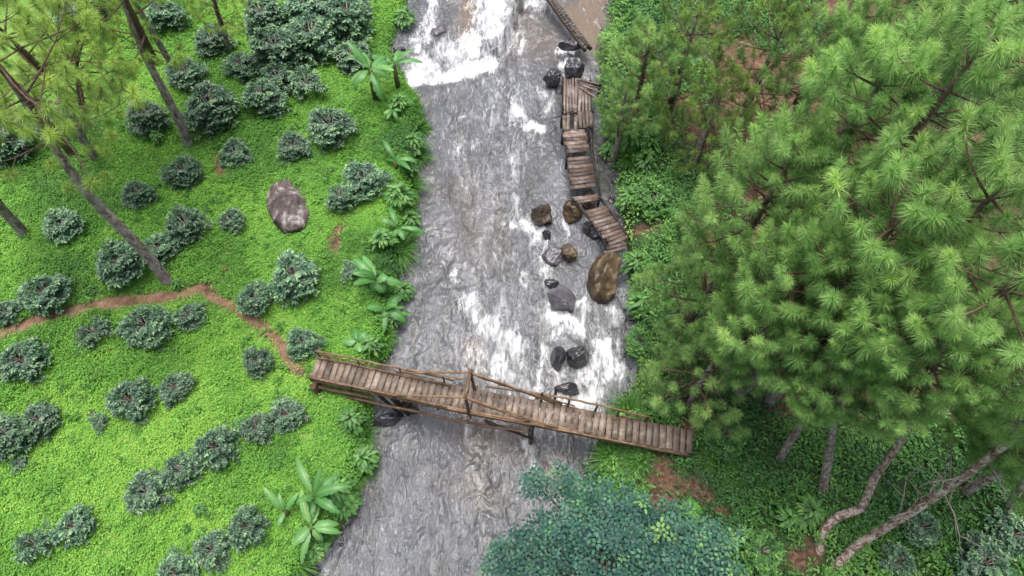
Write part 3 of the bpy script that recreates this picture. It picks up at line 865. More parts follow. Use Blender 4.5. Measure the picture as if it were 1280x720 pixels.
# ------------------------------------------------------------------ rocks
def rock(px, py, w, h, mat, label, seed, z=.1, hz=.6, rot=0.0, cut=5, on_ground=False, boxy=0.0, name='river_rock', sub=5):
    import bmesh
    r = np.random.default_rng(seed)
    bm = bmesh.new(); bmesh.ops.create_icosphere(bm, subdivisions=sub, radius=1)
    V = np.array([v.co for v in bm.verts])
    planes = [(unit(r.normal(0, 1, 3) + [0, 0, .3]), r.uniform(.55, .85)) for _ in range(cut + 3)]
    for nrm, dd in planes:
        e = np.clip(V @ nrm - dd, 0, None); V = V - e[:, None] * nrm * 1.0
    s0 = seed * 3.1
    nn = (fbm(V[:, 0] * 1.6 + s0, V[:, 1] * 1.6 + V[:, 2] * 1.3, 4, seed) - .5) * .36 + (fbm(V[:, 0] * 6 + s0, V[:, 1] * 6 + V[:, 2] * 5, 3, seed + 9) - .5) * .14
    V = V * (1 + nn[:, None])
    if on_ground:
        g = gpt(px, py, .2); loc = Vector((g.x, g.y, g.z))
    else:
        loc = Vector(at(px, py, z))
    dep = loc.y * ST - (loc.z - H) * CT; k = dep / F
    V = V / np.abs(V).max(0)
    V[:, 0] *= w * k; V[:, 1] *= h * k * 1.08; V[:, 2] *= hz
    c, s = math.cos(rot), math.sin(rot); V = np.c_[V[:, 0] * c - V[:, 1] * s, V[:, 0] * s + V[:, 1] * c, V[:, 2]]
    for v, q in zip(bm.verts, V): v.co = q
    me = bpy.data.meshes.new(name); bm.to_mesh(me); bm.free()
    me.polygons.foreach_set('use_smooth', np.ones(len(me.polygons), bool)); me.materials.append(M[mat])
    o = link(name, me); o.location = loc
    o['label'] = label; o['category'] = 'rock'
    if name == 'river_rock': o['group'] = 'rocks along the right side of the river'
    return o


rock(359, 254, 26, 41, 'rock_bank', 'large brown-grey boulder with lichen patches sitting on the grassy left bank', 31, hz=.5, rot=.3, cut=0, on_ground=True, name='boulder')
rock(716, 88, 15, 11, 'rock_dark', 'larger dark rock touching the upper corner of the boardwalk platform', 4, .5, .55, .3)
rock(690, 98, 12, 12, 'rock_dark', 'dark rounded rock in the water left of the boardwalk platform corner', 5, .35, .45)
rock(677, 269, 14, 14, 'rock_brown', 'brown topped angular rock left of the boardwalk bend', 6, .15, .5, .2)
rock(683, 294, 6, 5, 'rock_dark', 'small black stone right below the brown topped rock', 7, .1, .25)
rock(714, 265, 15, 14, 'rock_moss', 'olive brown rock wedged beneath the boardwalk bend', 8, .15, .45, -.3)
rock(693, 320, 16, 13, 'rock_grey', 'flat grey wet rock in midstream, left of its mossy neighbour', 9, .02, .3, .2)
rock(711, 318, 10, 13, 'rock_moss', 'narrow dark rock leaning on the flat grey wet rock', 10, .1, .38, .3)
rock(690, 354, 10, 8, 'rock_dark', 'small slate coloured rock above the wedge shaped rock', 12, .03, .22)
rock(703, 375, 17, 18, 'rock_grey', 'wedge shaped grey rock with a pointed top in white water', 13, .1, .5, .5, cut=7)
rock(757, 346, 22, 34, 'rock_moss', 'biggest yellow-brown rock at the right water edge below the boardwalk', 14, .15, .75, -.25, cut=4)
rock(697, 448, 10, 17, 'rock_dark', 'black rock above the bridge, left half of a split pair', 15, .1, .4, -.3)
rock(720, 445, 17, 15, 'rock_dark', 'black rock above the bridge, right half of a split pair', 16, .1, .42, .2)
rock(709, 486, 17, 8, 'rock_dark', 'low black rock awash close to the bridge handrail', 17, .05, .22, -.1)
rock(712, 57, 16, 5, 'rock_dark', 'flat dark rock shape standing in for the dark gap left of the pole weir', 18, .5, .2, .05)  # dark rock shape put in where a dark gap shows beside the poles
rock(497, 64, 11, 5, 'rock_dark', 'small dark rock at the left water edge beside the white fall', 19, .45, .25)
rock(548, 40, 14, 12, 'rock_grey', 'dark ledge rock under the white water at the left of the fall', 20, .38, .28, .5)
rock(484, 525, 19, 8, 'rock_dark', 'low dark rock shelf below the left end of the bridge', 22, .1, .25, .3)
rock(512, 508, 12, 8, 'rock_brown', 'brown rock at the foot of the left bridge props', 23, .1, .3, .1)
rock(566, 500, 7, 5, 'rock_grey', 'small stone in the water under the bridge middle', 25, .0, .2)
rock(738, 250, 11, 14, 'rock_brown', 'brown stone seen through the missing boards of the boardwalk', 26, .15, .3)
rock(742, 290, 10, 16, 'rock_dark', 'dark bank stone under the left edge of the slanting boardwalk', 27, .1, .3, .7)
rock(110, 514, 6, 5, 'rock_brown', 'small reddish stone lying on the lawn above a seedling', 28, hz=.12, on_ground=True, name='stone')

# loose wet stones at both water lines
import bmesh
bm0 = bmesh.new(); bmesh.ops.create_icosphere(bm0, subdivisions=2, radius=1)
v0 = np.array([v.co for v in bm0.verts]); t0 = np.array([[v.index for v in f.verts] for f in bm0.faces]); bm0.free()
mb = MB()
for k in range(420):
    y = rng.uniform(0, 26); sd_ = rng.random() < .5
    x = (XL(y) + rng.uniform(-.12, .18)) if sd_ else (XR(y) - rng.uniform(-.12, .3)); r_ = rng.uniform(.03, .075) * (1.6 if rng.random() < .15 else 1)
    sc3 = r_ * rng.uniform(.7, 1.3, 3) * [1, 1, .6]
    mb.add(v0 * (1 + .35 * (rng.random((len(v0), 1)) - .5)) * sc3 + [x, y, max(float(ground(x, y)), -.05) + .01], t0)
o = mb.build('bank_stones', M['rock_dark']); o['kind'] = 'stuff'; o['label'] = 'small wet stones strewn along both water lines'; o['category'] = 'stones'

# pole weir at the top: dark poles bound with pale sticks
a = Vector(at(680, -12, .62)); b_ = Vector(at(735, 62, .62))
t = thing('pole_weir', 'dark wet pole weir with pale bindings crossing the top right of the river', 'weir', a)
d = (b_ - a); dn = d.normalized(); sd = Vector((-dn.y, dn.x, 0))
for q, off in enumerate((-.13, 0, .12)):
    mb = MB()
    P = [a + d * k / 8 + sd * off + Vector((0, 0, random.uniform(-.03, .03) + (.07 if q == 1 else 0))) for k in range(9)]
    mb.tube([list(v) for v in P], .075, 8, .4, .2); mb.build('pole', M['wetpole'], t, a)
mb = MB()
for k in range(44):
    c = a + d * (k + .5) / 44; an = random.uniform(-.5, .5)
    v = sd * math.cos(an) + dn * math.sin(an)
    mb.tube([list(c - v * .17 + Vector((0, 0, .09))), list(c + Vector((0, 0, .15))), list(c + v * .17 + Vector((0, 0, .09)))], .013, 5)
mb.build('binding', M['twig'], t, a)


# ------------------------------------------------------------------ footbridge
def deckz(px):
    return np.interp(px, [388, 590, 690, 865], [1.30, 1.75, 1.72, 1.45])


bl = [(392, 459), (440, 469), (500, 482), (590, 501), (640, 510), (700, 521), (780, 537), (866, 553)]
cl = np.array([at(px, py, deckz(px)) for px, py in bl])
seg = np.r_[0, np.cumsum(np.linalg.norm(np.diff(cl, axis=0), axis=1))]; LEN = seg[-1]


def bp(s, off=0.0, dz=0.0):
    p = np.array([np.interp(s, seg, cl[:, i]) for i in range(3)])
    q = np.array([np.interp(min(s + .1, LEN), seg, cl[:, i]) for i in range(3)]) - np.array([np.interp(max(s - .1, 0), seg, cl[:, i]) for i in range(3)])
    tdir = unit(q); side = unit(np.array([-tdir[1], tdir[0], 0]))
    return p + side * off + np.array([0, 0, dz]), tdir, side


W2 = .32
br = thing('footbridge', 'weathered wooden plank footbridge with king post frame crossing the river', 'bridge', bp(LEN / 2)[0] * [1, 1, 0])
ORG = np.array(br.location)
mb = MB(); npl = 59
for k in range(npl):
    s = (k + .5) * LEN / npl
    p, td, sd_ = bp(s, rng.uniform(-.02, .02), rng.uniform(-.004, .008))
    tt = unit(td + sd_ * rng.uniform(-.03, .03)); ss_ = np.array([-tt[1], tt[0], 0])
    gap = rng.uniform(.012, .03) + (.02 if rng.random() < .12 else 0)
    mb.box(p, tt, ss_, [0, 0, 1], LEN / npl - gap, W2 * 2 * rng.uniform(.96, 1.05), .045, rng.uniform(.15, .9), .012)
mb.build('deck', M['plank'], br, ORG)
for off in (-.3, 0, .3):
    mb = MB(); mb.tube([bp(s, off, -.12)[0] for s in np.linspace(.05, LEN - .1, 26)], .085, 8, rng.uniform(.2, .5), .15); mb.build('beam', M['pole'], br, ORG, True)
# edge poles lying on the deck rims
for off, s0, s1, rr in ((W2 - .02, 0, 4.1, .035), (-W2 + .0, 0, 7.8, .035), (-W2 - .05, 3.2, LEN - 1.2, .028)):
    mb = MB(); mb.tube([bp(s, off + rng.uniform(-.01, .01), .05)[0] for s in np.linspace(s0, s1, 18)], rr, 6, rng.uniform(.4, .8), .1); mb.build('edge_pole', M['pole'], br, ORG)


def sx(px):  # arc length of the deck point at an image column
    return float(np.interp(px, [p[0] for p in bl], seg))


def pole(pts, r, nm, mat='pole', tn=.5, wob=.02):
    P = [np.asarray(p, float) for p in pts]
    Q_ = []
    for u, v in zip(P[:-1], P[1:]):
        for k in range(6): Q_.append(u + (v - u) * k / 6 + rng.normal(0, wob / 3, 3))
    Q_.append(P[-1]); mb = MB(); mb.tube(Q_, np.linspace(r, r * .8, len(Q_)), 7, tn, .12); return mb.build(nm, M[mat], br, ORG, True)


sk = sx(590)
KN = bp(sk, W2 + .03)[0]; KS = bp(sk, -W2 - .03)[0]; KH = 1.35
topN = KN + [-.05, 0, KH]; topS = KS + [-.02, 0, KH]
pole([KN - [0, 0, .45], topN + [0, 0, .08]], .055, 'king_post', tn=.25); pole([KS - [0, 0, .45], topS + [0, 0, .08]], .055, 'king_post', tn=.25)
pole([topN + (topN - topS) * .12, topS - (topN - topS) * .12], .05, 'cross_beam', tn=.3)
pole([bp(sk, -W2 - .2, -.22)[0], bp(sk, W2 + .2, -.22)[0]], .06, 'cross_beam', tn=.3)
for top, sg in ((topN, 1), (topS, -1)):
    pole([top, bp(sx(492), sg * (W2 + .02), .06)[0]], .036, 'strut', tn=.7); pole([top, bp(sx(700), sg * (W2 + .02), .06)[0]], .036, 'strut', tn=.65)
    pole([top - [0, 0, .08], bp(sx(690 if sg > 0 else 665), sg * W2, .06)[0]], .028, 'strut', tn=.8)
pole([bp(sx(470), W2 + .05, .35)[0], bp(sx(590), W2 + .06, .62)[0]], .026, 'strut', tn=.8)
# left rails
for off in (W2 + .04, -W2 - .04):
    rh = .42 if off > 0 else .16
    pole([bp(.02, off, rh)[0], bp(2, off, rh)[0], bp(4.2, off, rh * .8)[0]], .036, 'handrail', tn=.45)
    for s in (.05, 1.3, 2.6, 3.9): pole([bp(s, off, -.3)[0], bp(s, off, rh + .03)[0]], .033, 'rail_post', tn=.2)
pole([bp(.02, W2 + .02, .22)[0], bp(3.6, W2 + .02, .14)[0]], .02, 'handrail', tn=.35)
# right rail on the upstream side
pole([bp(sx(604), W2 + .05, .35)[0], bp(sx(700), W2 + .06, .55)[0], bp(sx(760), W2 + .05, .50)[0], bp(sx(812), W2 + .03, .38)[0]], .034, 'handrail', tn=.6)
pole([bp(sx(620), W2 + .03, .75)[0], bp(sx(650), W2 + .03, .62)[0], bp(sx(716), W2 + .03, .1)[0]], .028, 'strut', tn=.55)
for px, hh, lean in ((674, .62, 0), (690, .95, .1), (708, .5, 0), (742, .5, 0), (770, .45, 0), (806, .4, 0)):
    pole([bp(sx(px), W2 + .03, -.5)[0], bp(sx(px), W2 + .05 + lean, hh)[0]], .042, 'rail_post', 'wetpole' if px in (690, 674) else 'pole', tn=.1)
for px in (775, 790): pole([bp(sx(px), W2 + .0, .06)[0], bp(sx(px + 22), W2 + .05, .35)[0]], .02, 'strut', tn=.4)
# piers and props
for off in (-.42, .38):
    p = bp(sx(668), off, 0)[0]; pole([[p[0], p[1], -.6], [p[0], p[1], 1.65]], .09, 'pier_post', 'wetpole')
pole([bp(sx(668), -.6, -.28)[0], bp(sx(668), .55, -.28)[0]], .07, 'pier_beam', 'wetpole')
pole([bp(sx(610), -.42, -.3)[0], bp(sx(672), -.55, -.75)[0]], .05, 'prop', 'wetpole')
for k, (x0, x1) in enumerate(((470, 505), (478, 512), (486, 508), (525, 505))):
    e = at(x1, 522 - 2 * k, -.1); pole([bp(sx(x0), -.25 + .1 * k, -.2)[0], e], .055, 'prop', 'wetpole')
mb = MB()
for k in range(5):
    p, td, sd_ = bp(.15 + k * .01, 0, -.2 - .13 * k); mb.tube([p - sd_ * .6, p, p + sd_ * .5], .075, 8, .3, .2)
mb.build('abutment', M['pole'], br, ORG)
pole([bp(sx(436), -.5, -.55)[0], bp(sx(585), -.5, -.5)[0], bp(sx(670), -.5, -.3)[0]], .045, 'beam', 'pole', tn=.15)
pole([bp(-.02, -W2 - .14, -.35)[0], bp(sx(470), -W2 - .1, -.35)[0]], .06, 'beam', 'pole', tn=.1)

# ------------------------------------------------------------------ boardwalk
bw0 = at(725, 180, 0)
bw = thing('boardwalk', 'narrow reddish broken boardwalk along the right water edge', 'boardwalk', (bw0[0], bw0[1], 0)); OB = np.array(bw.location)
ZB = .72


def quad_boards(mb, A, B_, C_, D_, n, along, skip=(), gap=.018, z=ZB, tints=(.1, .95), jit=.02, mw=None):
    """boards filling the quad A B C D (pixels: top-left, top-right, bottom-right, bottom-left)"""
    A, B_, C_, D_ = [at(*p, z) for p in (A, B_, C_, D_)]
    for k in range(n):
        if k in skip: continue
        t0, t1 = k / n, (k + 1) / n; tm = (t0 + t1) / 2
        if along:   # boards run down
            p0 = A + (B_ - A) * tm; p1 = D_ + (C_ - D_) * tm; w = np.linalg.norm(B_ - A) / n
        else:
            p0 = A + (D_ - A) * tm; p1 = B_ + (C_ - B_) * tm; w = np.linalg.norm(D_ - A) / n
        e = (p1 - p0); ln = np.linalg.norm(e); e = unit(e)
        e = unit(e + np.array([-e[1], e[0], 0]) * rng.uniform(-.035, .035))
        s_ = np.array([-e[1], e[0], 0]); c = (p0 + p1) / 2 + e * rng.uniform(-.04, .04) + [0, 0, rng.uniform(-.012, .02)]
        mb.box(c, e, s_, [0, 0, 1], ln * rng.uniform(.93, 1.03), max(w - gap * rng.uniform(.5, 1.6), .03), .035, rng.uniform(*tints), .014)


mb = MB(); quad_boards(mb, (704, 98), (722, 98), (722, 141), (704, 141), 5, True, (), .02); mb.build('platform_boards', M['plank_r'], bw, OB)
mb = MB(); quad_boards(mb, (723, 108), (739, 108), (739, 150), (722, 152), 4, True, (), .02, ZB + .01); mb.build('platform_boards', M['plank_r'], bw, OB)
mb = MB(); quad_boards(mb, (721, 98), (750, 104), (748, 126), (723, 110), 5, False, (3,), .02, ZB + .05); mb.build('platform_boards', M['plank_r'], bw, OB)
mb = MB(); quad_boards(mb, (703, 143), (722, 143), (722, 162), (703, 165), 4, True, (2,), .02, ZB + .02); quad_boards(mb, (722, 138), (741, 140), (741, 158), (724, 160), 4, True, (), .02, ZB + .05); mb.build('platform_boards', M['plank_r'], bw, OB)
mb = MB(); quad_boards(mb, (704, 163), (733, 161), (736, 190), (708, 192), 6, False, ()); mb.build('walkway_boards', M['plank_r'], bw, OB)
mb = MB(); quad_boards(mb, (708, 193), (737, 190), (748, 248), (716, 252), 12, False, (0, 9, 10)); mb.build('walkway_boards', M['plank_r'], bw, OB)
mb = MB(); quad_boards(mb, (720, 251), (749, 245), (785, 299), (762, 308), 13, False, (1, 2)); mb.build('walkway_boards', M['plank_r'], bw, OB)
mb = MB(); quad_boards(mb, (758, 309), (782, 302), (784, 311), (756, 318), 2, False, (), .02); mb.build('walkway_boards', M['plank_r'], bw, OB)
for pts in ([(704, 98), (704, 165), (709, 192), (717, 252)], [(738, 100), (738, 160), (740, 190), (750, 247)], [(717, 250), (740, 278), (760, 309)], [(749, 246), (772, 276), (787, 300)],
            [(703, 99), (752, 107)], [(704, 142), (742, 140)]):
    P = [at(*p, ZB - .07) for p in pts]; mb = MB(); mb.tube(P, .045, 7, .4, .1); mb.build('side_beam', M['wetpole'], bw, OB)
for px, py, up_ in ((704, 100, .0), (703, 142, .35), (704, 164, .1), (709, 195, .1), (716, 251, .12), (738, 280, 0), (760, 308, .05), (740, 160, .1), (749, 248, .1), (750, 106, .1), (774, 280, 0)):
    p = at(px, py, ZB); mb = MB(); mb.tube([[p[0], p[1], -.5], [p[0], p[1], ZB + up_]], .05, 7, .4, .2); mb.build('post', M['wetpole'], bw, OB)
mb = MB(); mb.tube([at(694, 147, ZB + .25), at(704, 144, ZB + .2), at(720, 142, ZB + .1)], .02, 6); mb.build('loose_stick', M['wetpole'], bw, OB)


# ------------------------------------------------------------------ pines
def needles(Cc, Ax, S, n, r, droop=.55, shoot=.35, lw=.0065, tip=0.0):
    """needle tufts: Cc centres (m,3), Ax shoot axes, S needle length (m,)"""
    m = len(Cc); N_ = m * n
    C = np.repeat(Cc, n, 0); A = np.repeat(unit(Ax), n, 0); L = np.repeat(S, n) * r.uniform(.75, 1.08, N_)
    s = r.random(N_) ** .8
    ref = np.where(np.abs(A[:, 2:3]) > .9, [[1., 0, 0]], [[0, 0, 1.]])
    u = unit(np.cross(A, ref)); v = np.cross(A, u)
    ph = r.uniform(0, 6.283, N_); al = np.radians(np.interp(s, [0, .6, 1], [95, 68, 18])) + r.normal(0, .16, N_)
    d = A * np.cos(al)[:, None] + (u * np.cos(ph)[:, None] + v * np.sin(ph)[:, None]) * np.sin(al)[:, None]
    b = C + A * ((s - .6) * shoot * np.repeat(S, n) / .3)[:, None]
    dn = np.array([[0, 0, -1.]]); hz = np.sqrt(np.clip(1 - d[:, 2:3] ** 2, 0, 1))
    mid = b + d * L[:, None] * .55 + dn * (L[:, None] * droop * .16 * (.3 + hz)); tipp = b + d * L[:, None] * .97 + dn * (L[:, None] * droop * .5 * (.3 + hz))
    w = unit(np.cross(d, r.normal(0, 1, (N_, 3)))) * lw
    V = np.stack([b - w, b + w, mid - w * .9, mid + w * .9, tipp], 1).reshape(-1, 3)
    k = np.arange(N_)[:, None] * 5
    T = np.concatenate([k + q for q in ([0, 1, 3], [0, 3, 2], [2, 3, 4])])
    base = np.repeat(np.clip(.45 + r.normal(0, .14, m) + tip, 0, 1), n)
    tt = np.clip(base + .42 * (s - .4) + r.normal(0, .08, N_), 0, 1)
    return V, T, np.repeat(tt, 5)


def crown(seed, D=6.0, R=2.1, nl=.31, nneed=120, step=.62, mat='needle', sub=.42, tufts_scale=1.0, dens=1.0, lw=.0042, shoot=.35):
    r = np.random.default_rng(seed)
    Cc = []; Ax = []; S = []; wood = MB(); bright = []
    d = .15
    wood.tube([[0, 0, -D - .3], [0, 0, -D * .5], [0, 0, 0]], [.11, .07, .025], 6)
    Cc.append([0, 0, .05]); Ax.append([0, 0, 1]); S.append(nl * 1.1); bright.append(.2)
    while d < D:
        rad = R * (min(1, (d + .25) / (D * .45)) ** .75) * (1 - .35 * max(0, d / D - .6) / .4)
        nb = r.integers(4, 6); a0 = r.uniform(0, 6.28)
        for k in range(nb):
            if r.random() > dens: continue
            az = a0 + k * 6.283 / nb + r.normal(0, .2); L = rad * r.uniform(.65, 1.12)
            dr_ = np.array([math.cos(az), math.sin(az), 0]); sd_ = np.array([-dr_[1], dr_[0], 0]); el = r.uniform(.15, .5) + .45 * max(0, 1 - d / 1.5)
            pts = [np.array([0, 0, -d]) + dr_ * L * t + np.array([0, 0, 1]) * (L * (math.tan(min(el, 1.0)) * t * .6 - .16 * t + .25 * t ** 3 * .8)) + sd_ * .12 * math.sin(t * 3 + k) * L * .4 for t in (0, .3, .6, .85, 1)]
            wood.tube(pts, [.035, .028, .02, .013, .008], 4)
            nsub = max(2, int(L / sub))
            for q in range(nsub):
                t = .28 + .72 * (q + .5) / nsub
                i0 = np.interp(t, [0, .3, .6, .85, 1], range(5)); i = int(min(i0, 3)); p = pts[i] + (pts[i + 1] - pts[i]) * (i0 - i)
                sgn = 1 if q % 2 else -1
                ll = L * .32 * (1.25 - t) * r.uniform(.7, 1.3) + .1
                e = p + sd_ * sgn * ll + dr_ * ll * .6 + np.array([0, 0, ll * r.uniform(.2, .8)])
                wood.tube([p, (p + e) / 2, e], [.012, .009, .006], 3)
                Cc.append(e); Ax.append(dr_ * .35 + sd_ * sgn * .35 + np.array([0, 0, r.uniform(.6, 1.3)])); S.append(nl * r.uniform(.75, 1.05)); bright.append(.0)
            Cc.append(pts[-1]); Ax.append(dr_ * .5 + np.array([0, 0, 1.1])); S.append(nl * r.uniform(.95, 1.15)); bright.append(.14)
        d += step * r.uniform(.75, 1.2)
    Cc = np.array(Cc); Ax = np.array(Ax); S = np.array(S) * tufts_scale
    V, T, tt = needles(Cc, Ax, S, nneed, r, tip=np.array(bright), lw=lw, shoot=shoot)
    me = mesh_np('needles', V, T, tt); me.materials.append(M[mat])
    mw = mesh_np('branches', np.concatenate(wood.V), np.concatenate(wood.T)); mw.materials.append(M['limb'])
    return me, mw


CN = [crown(s, 5.4, 1.95, .27, 260, .62, sub=.36, dens=.85, shoot=.6) for s in (1, 2)] + [crown(3, 5.2, 1.8, .24, 260, .56, sub=.36, shoot=1.0, dens=.9), crown(4, 4.6, 1.75, .28, 270, .6, sub=.36, dens=.85, shoot=.5)]
CO = [crown(s, 4.2, 1.9, .26, 170, .6, 'needle_b', .42, dens=.75) for s in (5, 6)]
CY = [crown(s, 4.0, 2.3, .27, 220, .6, 'needle_y', .38, dens=.72) for s in (7, 8)]
CM = [crown(s, 4.0, 1.7, .27, 190, .6, 'needle', .42, dens=.72) for s in (9, 10)]


def pine(label, base, pts, cr, cs=1.0, r0=.17, bark='bark', grp='pine trees of the right bank', kink=False, rz=0):
    """base: pixel of the foot; pts: (px,py,z) along the trunk, the last is the tree top. None base: straight below the top"""
    top = at(*pts[-1])
    if base is None:
        gx, gy = top[0], top[1]; g = Vector((gx, gy, float(ground(gx, gy))))
    else:
        g = gpt(*base)
    t = thing('pine_tree', label, 'pine tree', g, 0, grp)
    P = [np.array(g) - [0, 0, .15]] + [at(*p) for p in pts]
    # smooth resample
    P = np.array(P); sg = np.r_[0, np.cumsum(np.linalg.norm(np.diff(P, axis=0), axis=1))]
    s = np.linspace(0, sg[-1], 90 if kink else 40)
    Pi = np.c_[[np.interp(s, sg, P[:, i]) for i in range(3)]].T
    for _ in range(2 if kink else 5):
        Pi[1:-1] = (Pi[:-2] + Pi[1:-1] * 2 + Pi[2:]) / 4
    Pi += np.c_[.05 * np.sin(s * .9 + rz), .05 * np.cos(s * .7 + rz), s * 0] * smooth(s / 2)[:, None]
    R = np.interp(s / sg[-1], [0, .03, .5, 1], [r0 * 1.3, r0, r0 * .68, .03])
    mb = MB(); mb.tube(Pi, R, 12, .5, .12); mb.build('trunk', M[bark], t, np.array(g), True)
    me_, mw_ = cr
    topd = unit(Pi[-1] - Pi[-8]); q = Vector((0, 0, 1)).rotation_difference(Vector(topd * [.7, .7, 1]).normalized())
    for nm, m_ in (('needles', me_), ('branches', mw_)):
        o = link(nm, m_, t); o.location = Vector(Pi[-1]) - g; o.rotation_mode = 'QUATERNION'
        o.rotation_quaternion = q @ Matrix.Rotation(rz, 4, 'Z').to_quaternion(); o.scale = (cs, cs, cs)
    return t, Pi, g


# left bank
LG = 'pine trees of the left bank'
pine('tall pine with long bare grey trunk rooted above the dirt path', (210, 352), [(120, 250, 4.9), (42, 148, 8.3), (-55, 20, 11.3)], CY[0], 1.0, .17, 'bark', LG)
pine('pine with dark scarred trunk rooted left of the coffee thicket', (235, 180), [(205, 110, 3.6), (182, 65, 5.0), (120, -70, 8.6)], CY[1], .95, .16, 'bark', LG, rz=1)
pine('slim pine behind, its thin trunk leaving the top edge', (214, 82), [(185, 25, 3.8), (160, -10, 5.2), (110, -110, 8.4)], CY[0], .8, .12, 'bark', LG, rz=2)
pine('pine whose pale trunk shows behind the yellowish crown', (116, 196), [(80, 130, 4.2), (50, 85, 5.8), (-5, 25, 8.2)], CY[1], .95, .15, 'bark', LG, rz=4)
pine('pine whose trunk foot shows at the left frame edge', (30, 292), [(0, 255, 3.0), (-90, 150, 8.2), (-150, 60, 10)], CY[0], .8, .16, 'bark', LG, rz=3)
pine('yellow-green pine filling the top left with its low crown', (66, 138), [(95, 62, 6.4)], CY[1], .95, .13, 'bark', LG, rz=5)
pine('pale pine whose sparse crown overhangs the top edge near the thicket', (285, 62), [(262, -25, 5.0)], CY[0], .55, .1, 'bark', LG, rz=1.6)
# right bank, tall near ones
RP = [
 ('tallest pine, its bright crown in the upper right corner', (1245, 40, 12.4), CN[0], 1.0),
 ('tall pale green pine left of the tallest one at the top', (1125, 70, 11.0), CN[1], 1.0),
 ('pine with candle-like upright shoots above the red clearing', (1000, 180, 9.6), CN[2], 1.0),
 ('tall pine at the right edge, below the tallest one', (1275, 215, 12.0), CN[1], 1.0),
 ('tall pine with round pompom tufts right of centre', (1150, 250, 11.0), CN[3], 1.05),
 ('pine in front of the dark gap, left of the pompom pine', (1035, 320, 9.0), CN[2], .95),
 ('tall bright pine at the right edge at mid height', (1282, 350, 11.6), CN[3], .9),
 ('pine crown just below the dark gap in the forest', (1115, 440, 8.6), CN[0], .8),
 ('low pine filling the forest edge below the candle pine', (905, 330, 5.6), CM[0], .95),
 ('soft green low pine leaning over the right bank above the bridge', (905, 440, 5.0), CM[1], .9),
 ('pine at the lower forest edge right of the bridge end', (955, 385, 6.4), CM[0], .9),
 ('olive pine at the forest edge beside the boardwalk platform', (815, 40, 5.2), CM[1], 1.0),
 ('olive pine at the top edge, second from the river', (875, 15, 5.6), CO[1], 1.0),
 ('brownish pine at the top edge, midway to the corner', (985, 20, 6.2), CO[0], 1.0),
 ('brownish pine behind the candle pine, next to the dark hollow', (905, 105, 4.8), CO[1], .9),
 ('pine at the top edge directly left of the tall pale one', (1075, -15, 7.6), CM[0], 1.0),
 ('tall pine whose crown only dips in at the very upper right corner', (1310, -40, 11.8), CN[1], 1.0),
 ('pine at the top edge right of the tall pale one', (1200, -60, 9.5), CN[3], 1.0),
 ('pine at the right edge in the gap between two tall ones', (1330, 130, 9.0), CM[1], 1.1),
 ('small bright pine overhanging the river at the top', (785, 112, 3.8), CM[0], .5),
]
for k, (lab, top, cr, cs) in enumerate(RP):
    pine(lab, ((1010, 478) if 'right of the bridge end' in lab else (1065, 465) if 'at mid height' in lab else (1015, 455) if 'just below the dark gap' in lab else None), [top], cr, cs, .16 if top[2] > 8 else .12, 'bark', rz=k * 1.7)
# right bank, trunks in view
_, P1, g1 = pine('leaning pine whose long grey trunk runs from the bottom edge', (1036, 722), [(1062, 686, 1.9), (1100, 662, 3.0), (1180, 612, 5.4), (1240, 570, 7.0), (1330, 500, 9.0), (1450, 400, 12.0)], CN[3], .8, .115, 'bark_red')
pine('crooked pine with a reddish trunk bent like a hook at its foot', (1026, 693), [(1028, 662, 1.5), (1048, 645, 1.9), (1074, 638, 2.2), (1092, 595, 3.2), (1128, 548, 4.8), (1146, 512, 6.0), (1195, 395, 10.6)], CN[2], .72, .115, 'bark_red', kink=True)
pine('slim straight pine left of the hook-footed one', (1031, 614), [(1034, 570, 2.8), (1040, 530, 4.2), (1085, 410, 8.6)], CM[1], .8, .12, 'bark')
pine('slim leaning pine with pale trunk, leftmost of the trunks at the bottom', (976, 574), [(1000, 530, 2.8), (1022, 490, 4.4), (1065, 370, 8.6)], CM[0], .8, .11, 'bark')
_, P5, g5 = pine('pine whose dark trunk crosses behind the long grey one', (1205, 617), [(1245, 592, 3.3), (1290, 560, 5.2), (1390, 500, 8.6)], CM[0], 1.0, .13, 'bark_red')

pine('pine at the lower right edge whose tufts hang over the leaning trunks', (1262, 640), [(1300, 560, 5.0), (1345, 470, 8.8)], CN[3], .8, .1, 'bark')

# dead twigs on the leaning trunk
t1 = [o for o in bpy.data.objects if o.name.startswith('pine_tree') and 'long grey trunk' in o.get('label', '')][0]
for k in range(16):
    i = rng.integers(8, 30); p = P1[i]
    v = unit(np.array([rng.normal(0, 1), rng.normal(0, 1), rng.uniform(-.1, .5)])); L_ = rng.uniform(.5, 1.5)
    mb = MB(); pts = [p, p + v * L_ * .4 + rng.normal(0, .06, 3), p + v * L_ * .7 + rng.normal(0, .1, 3), p + v * L_ + rng.normal(0, .15, 3)]
    mb.tube(pts, [.022, .016, .011, .005], 5)
    mb.tube([pts[1], pts[1] + unit(v + rng.normal(0, .6, 3)) * L_ * .4], [.012, .004], 4); mb.tube([pts[2], pts[2] + unit(v + rng.normal(0, .7, 3)) * L_ * .35], [.01, .004], 4)
    mb.build('dead_branch', M['twig'], t1, np.array(g1))


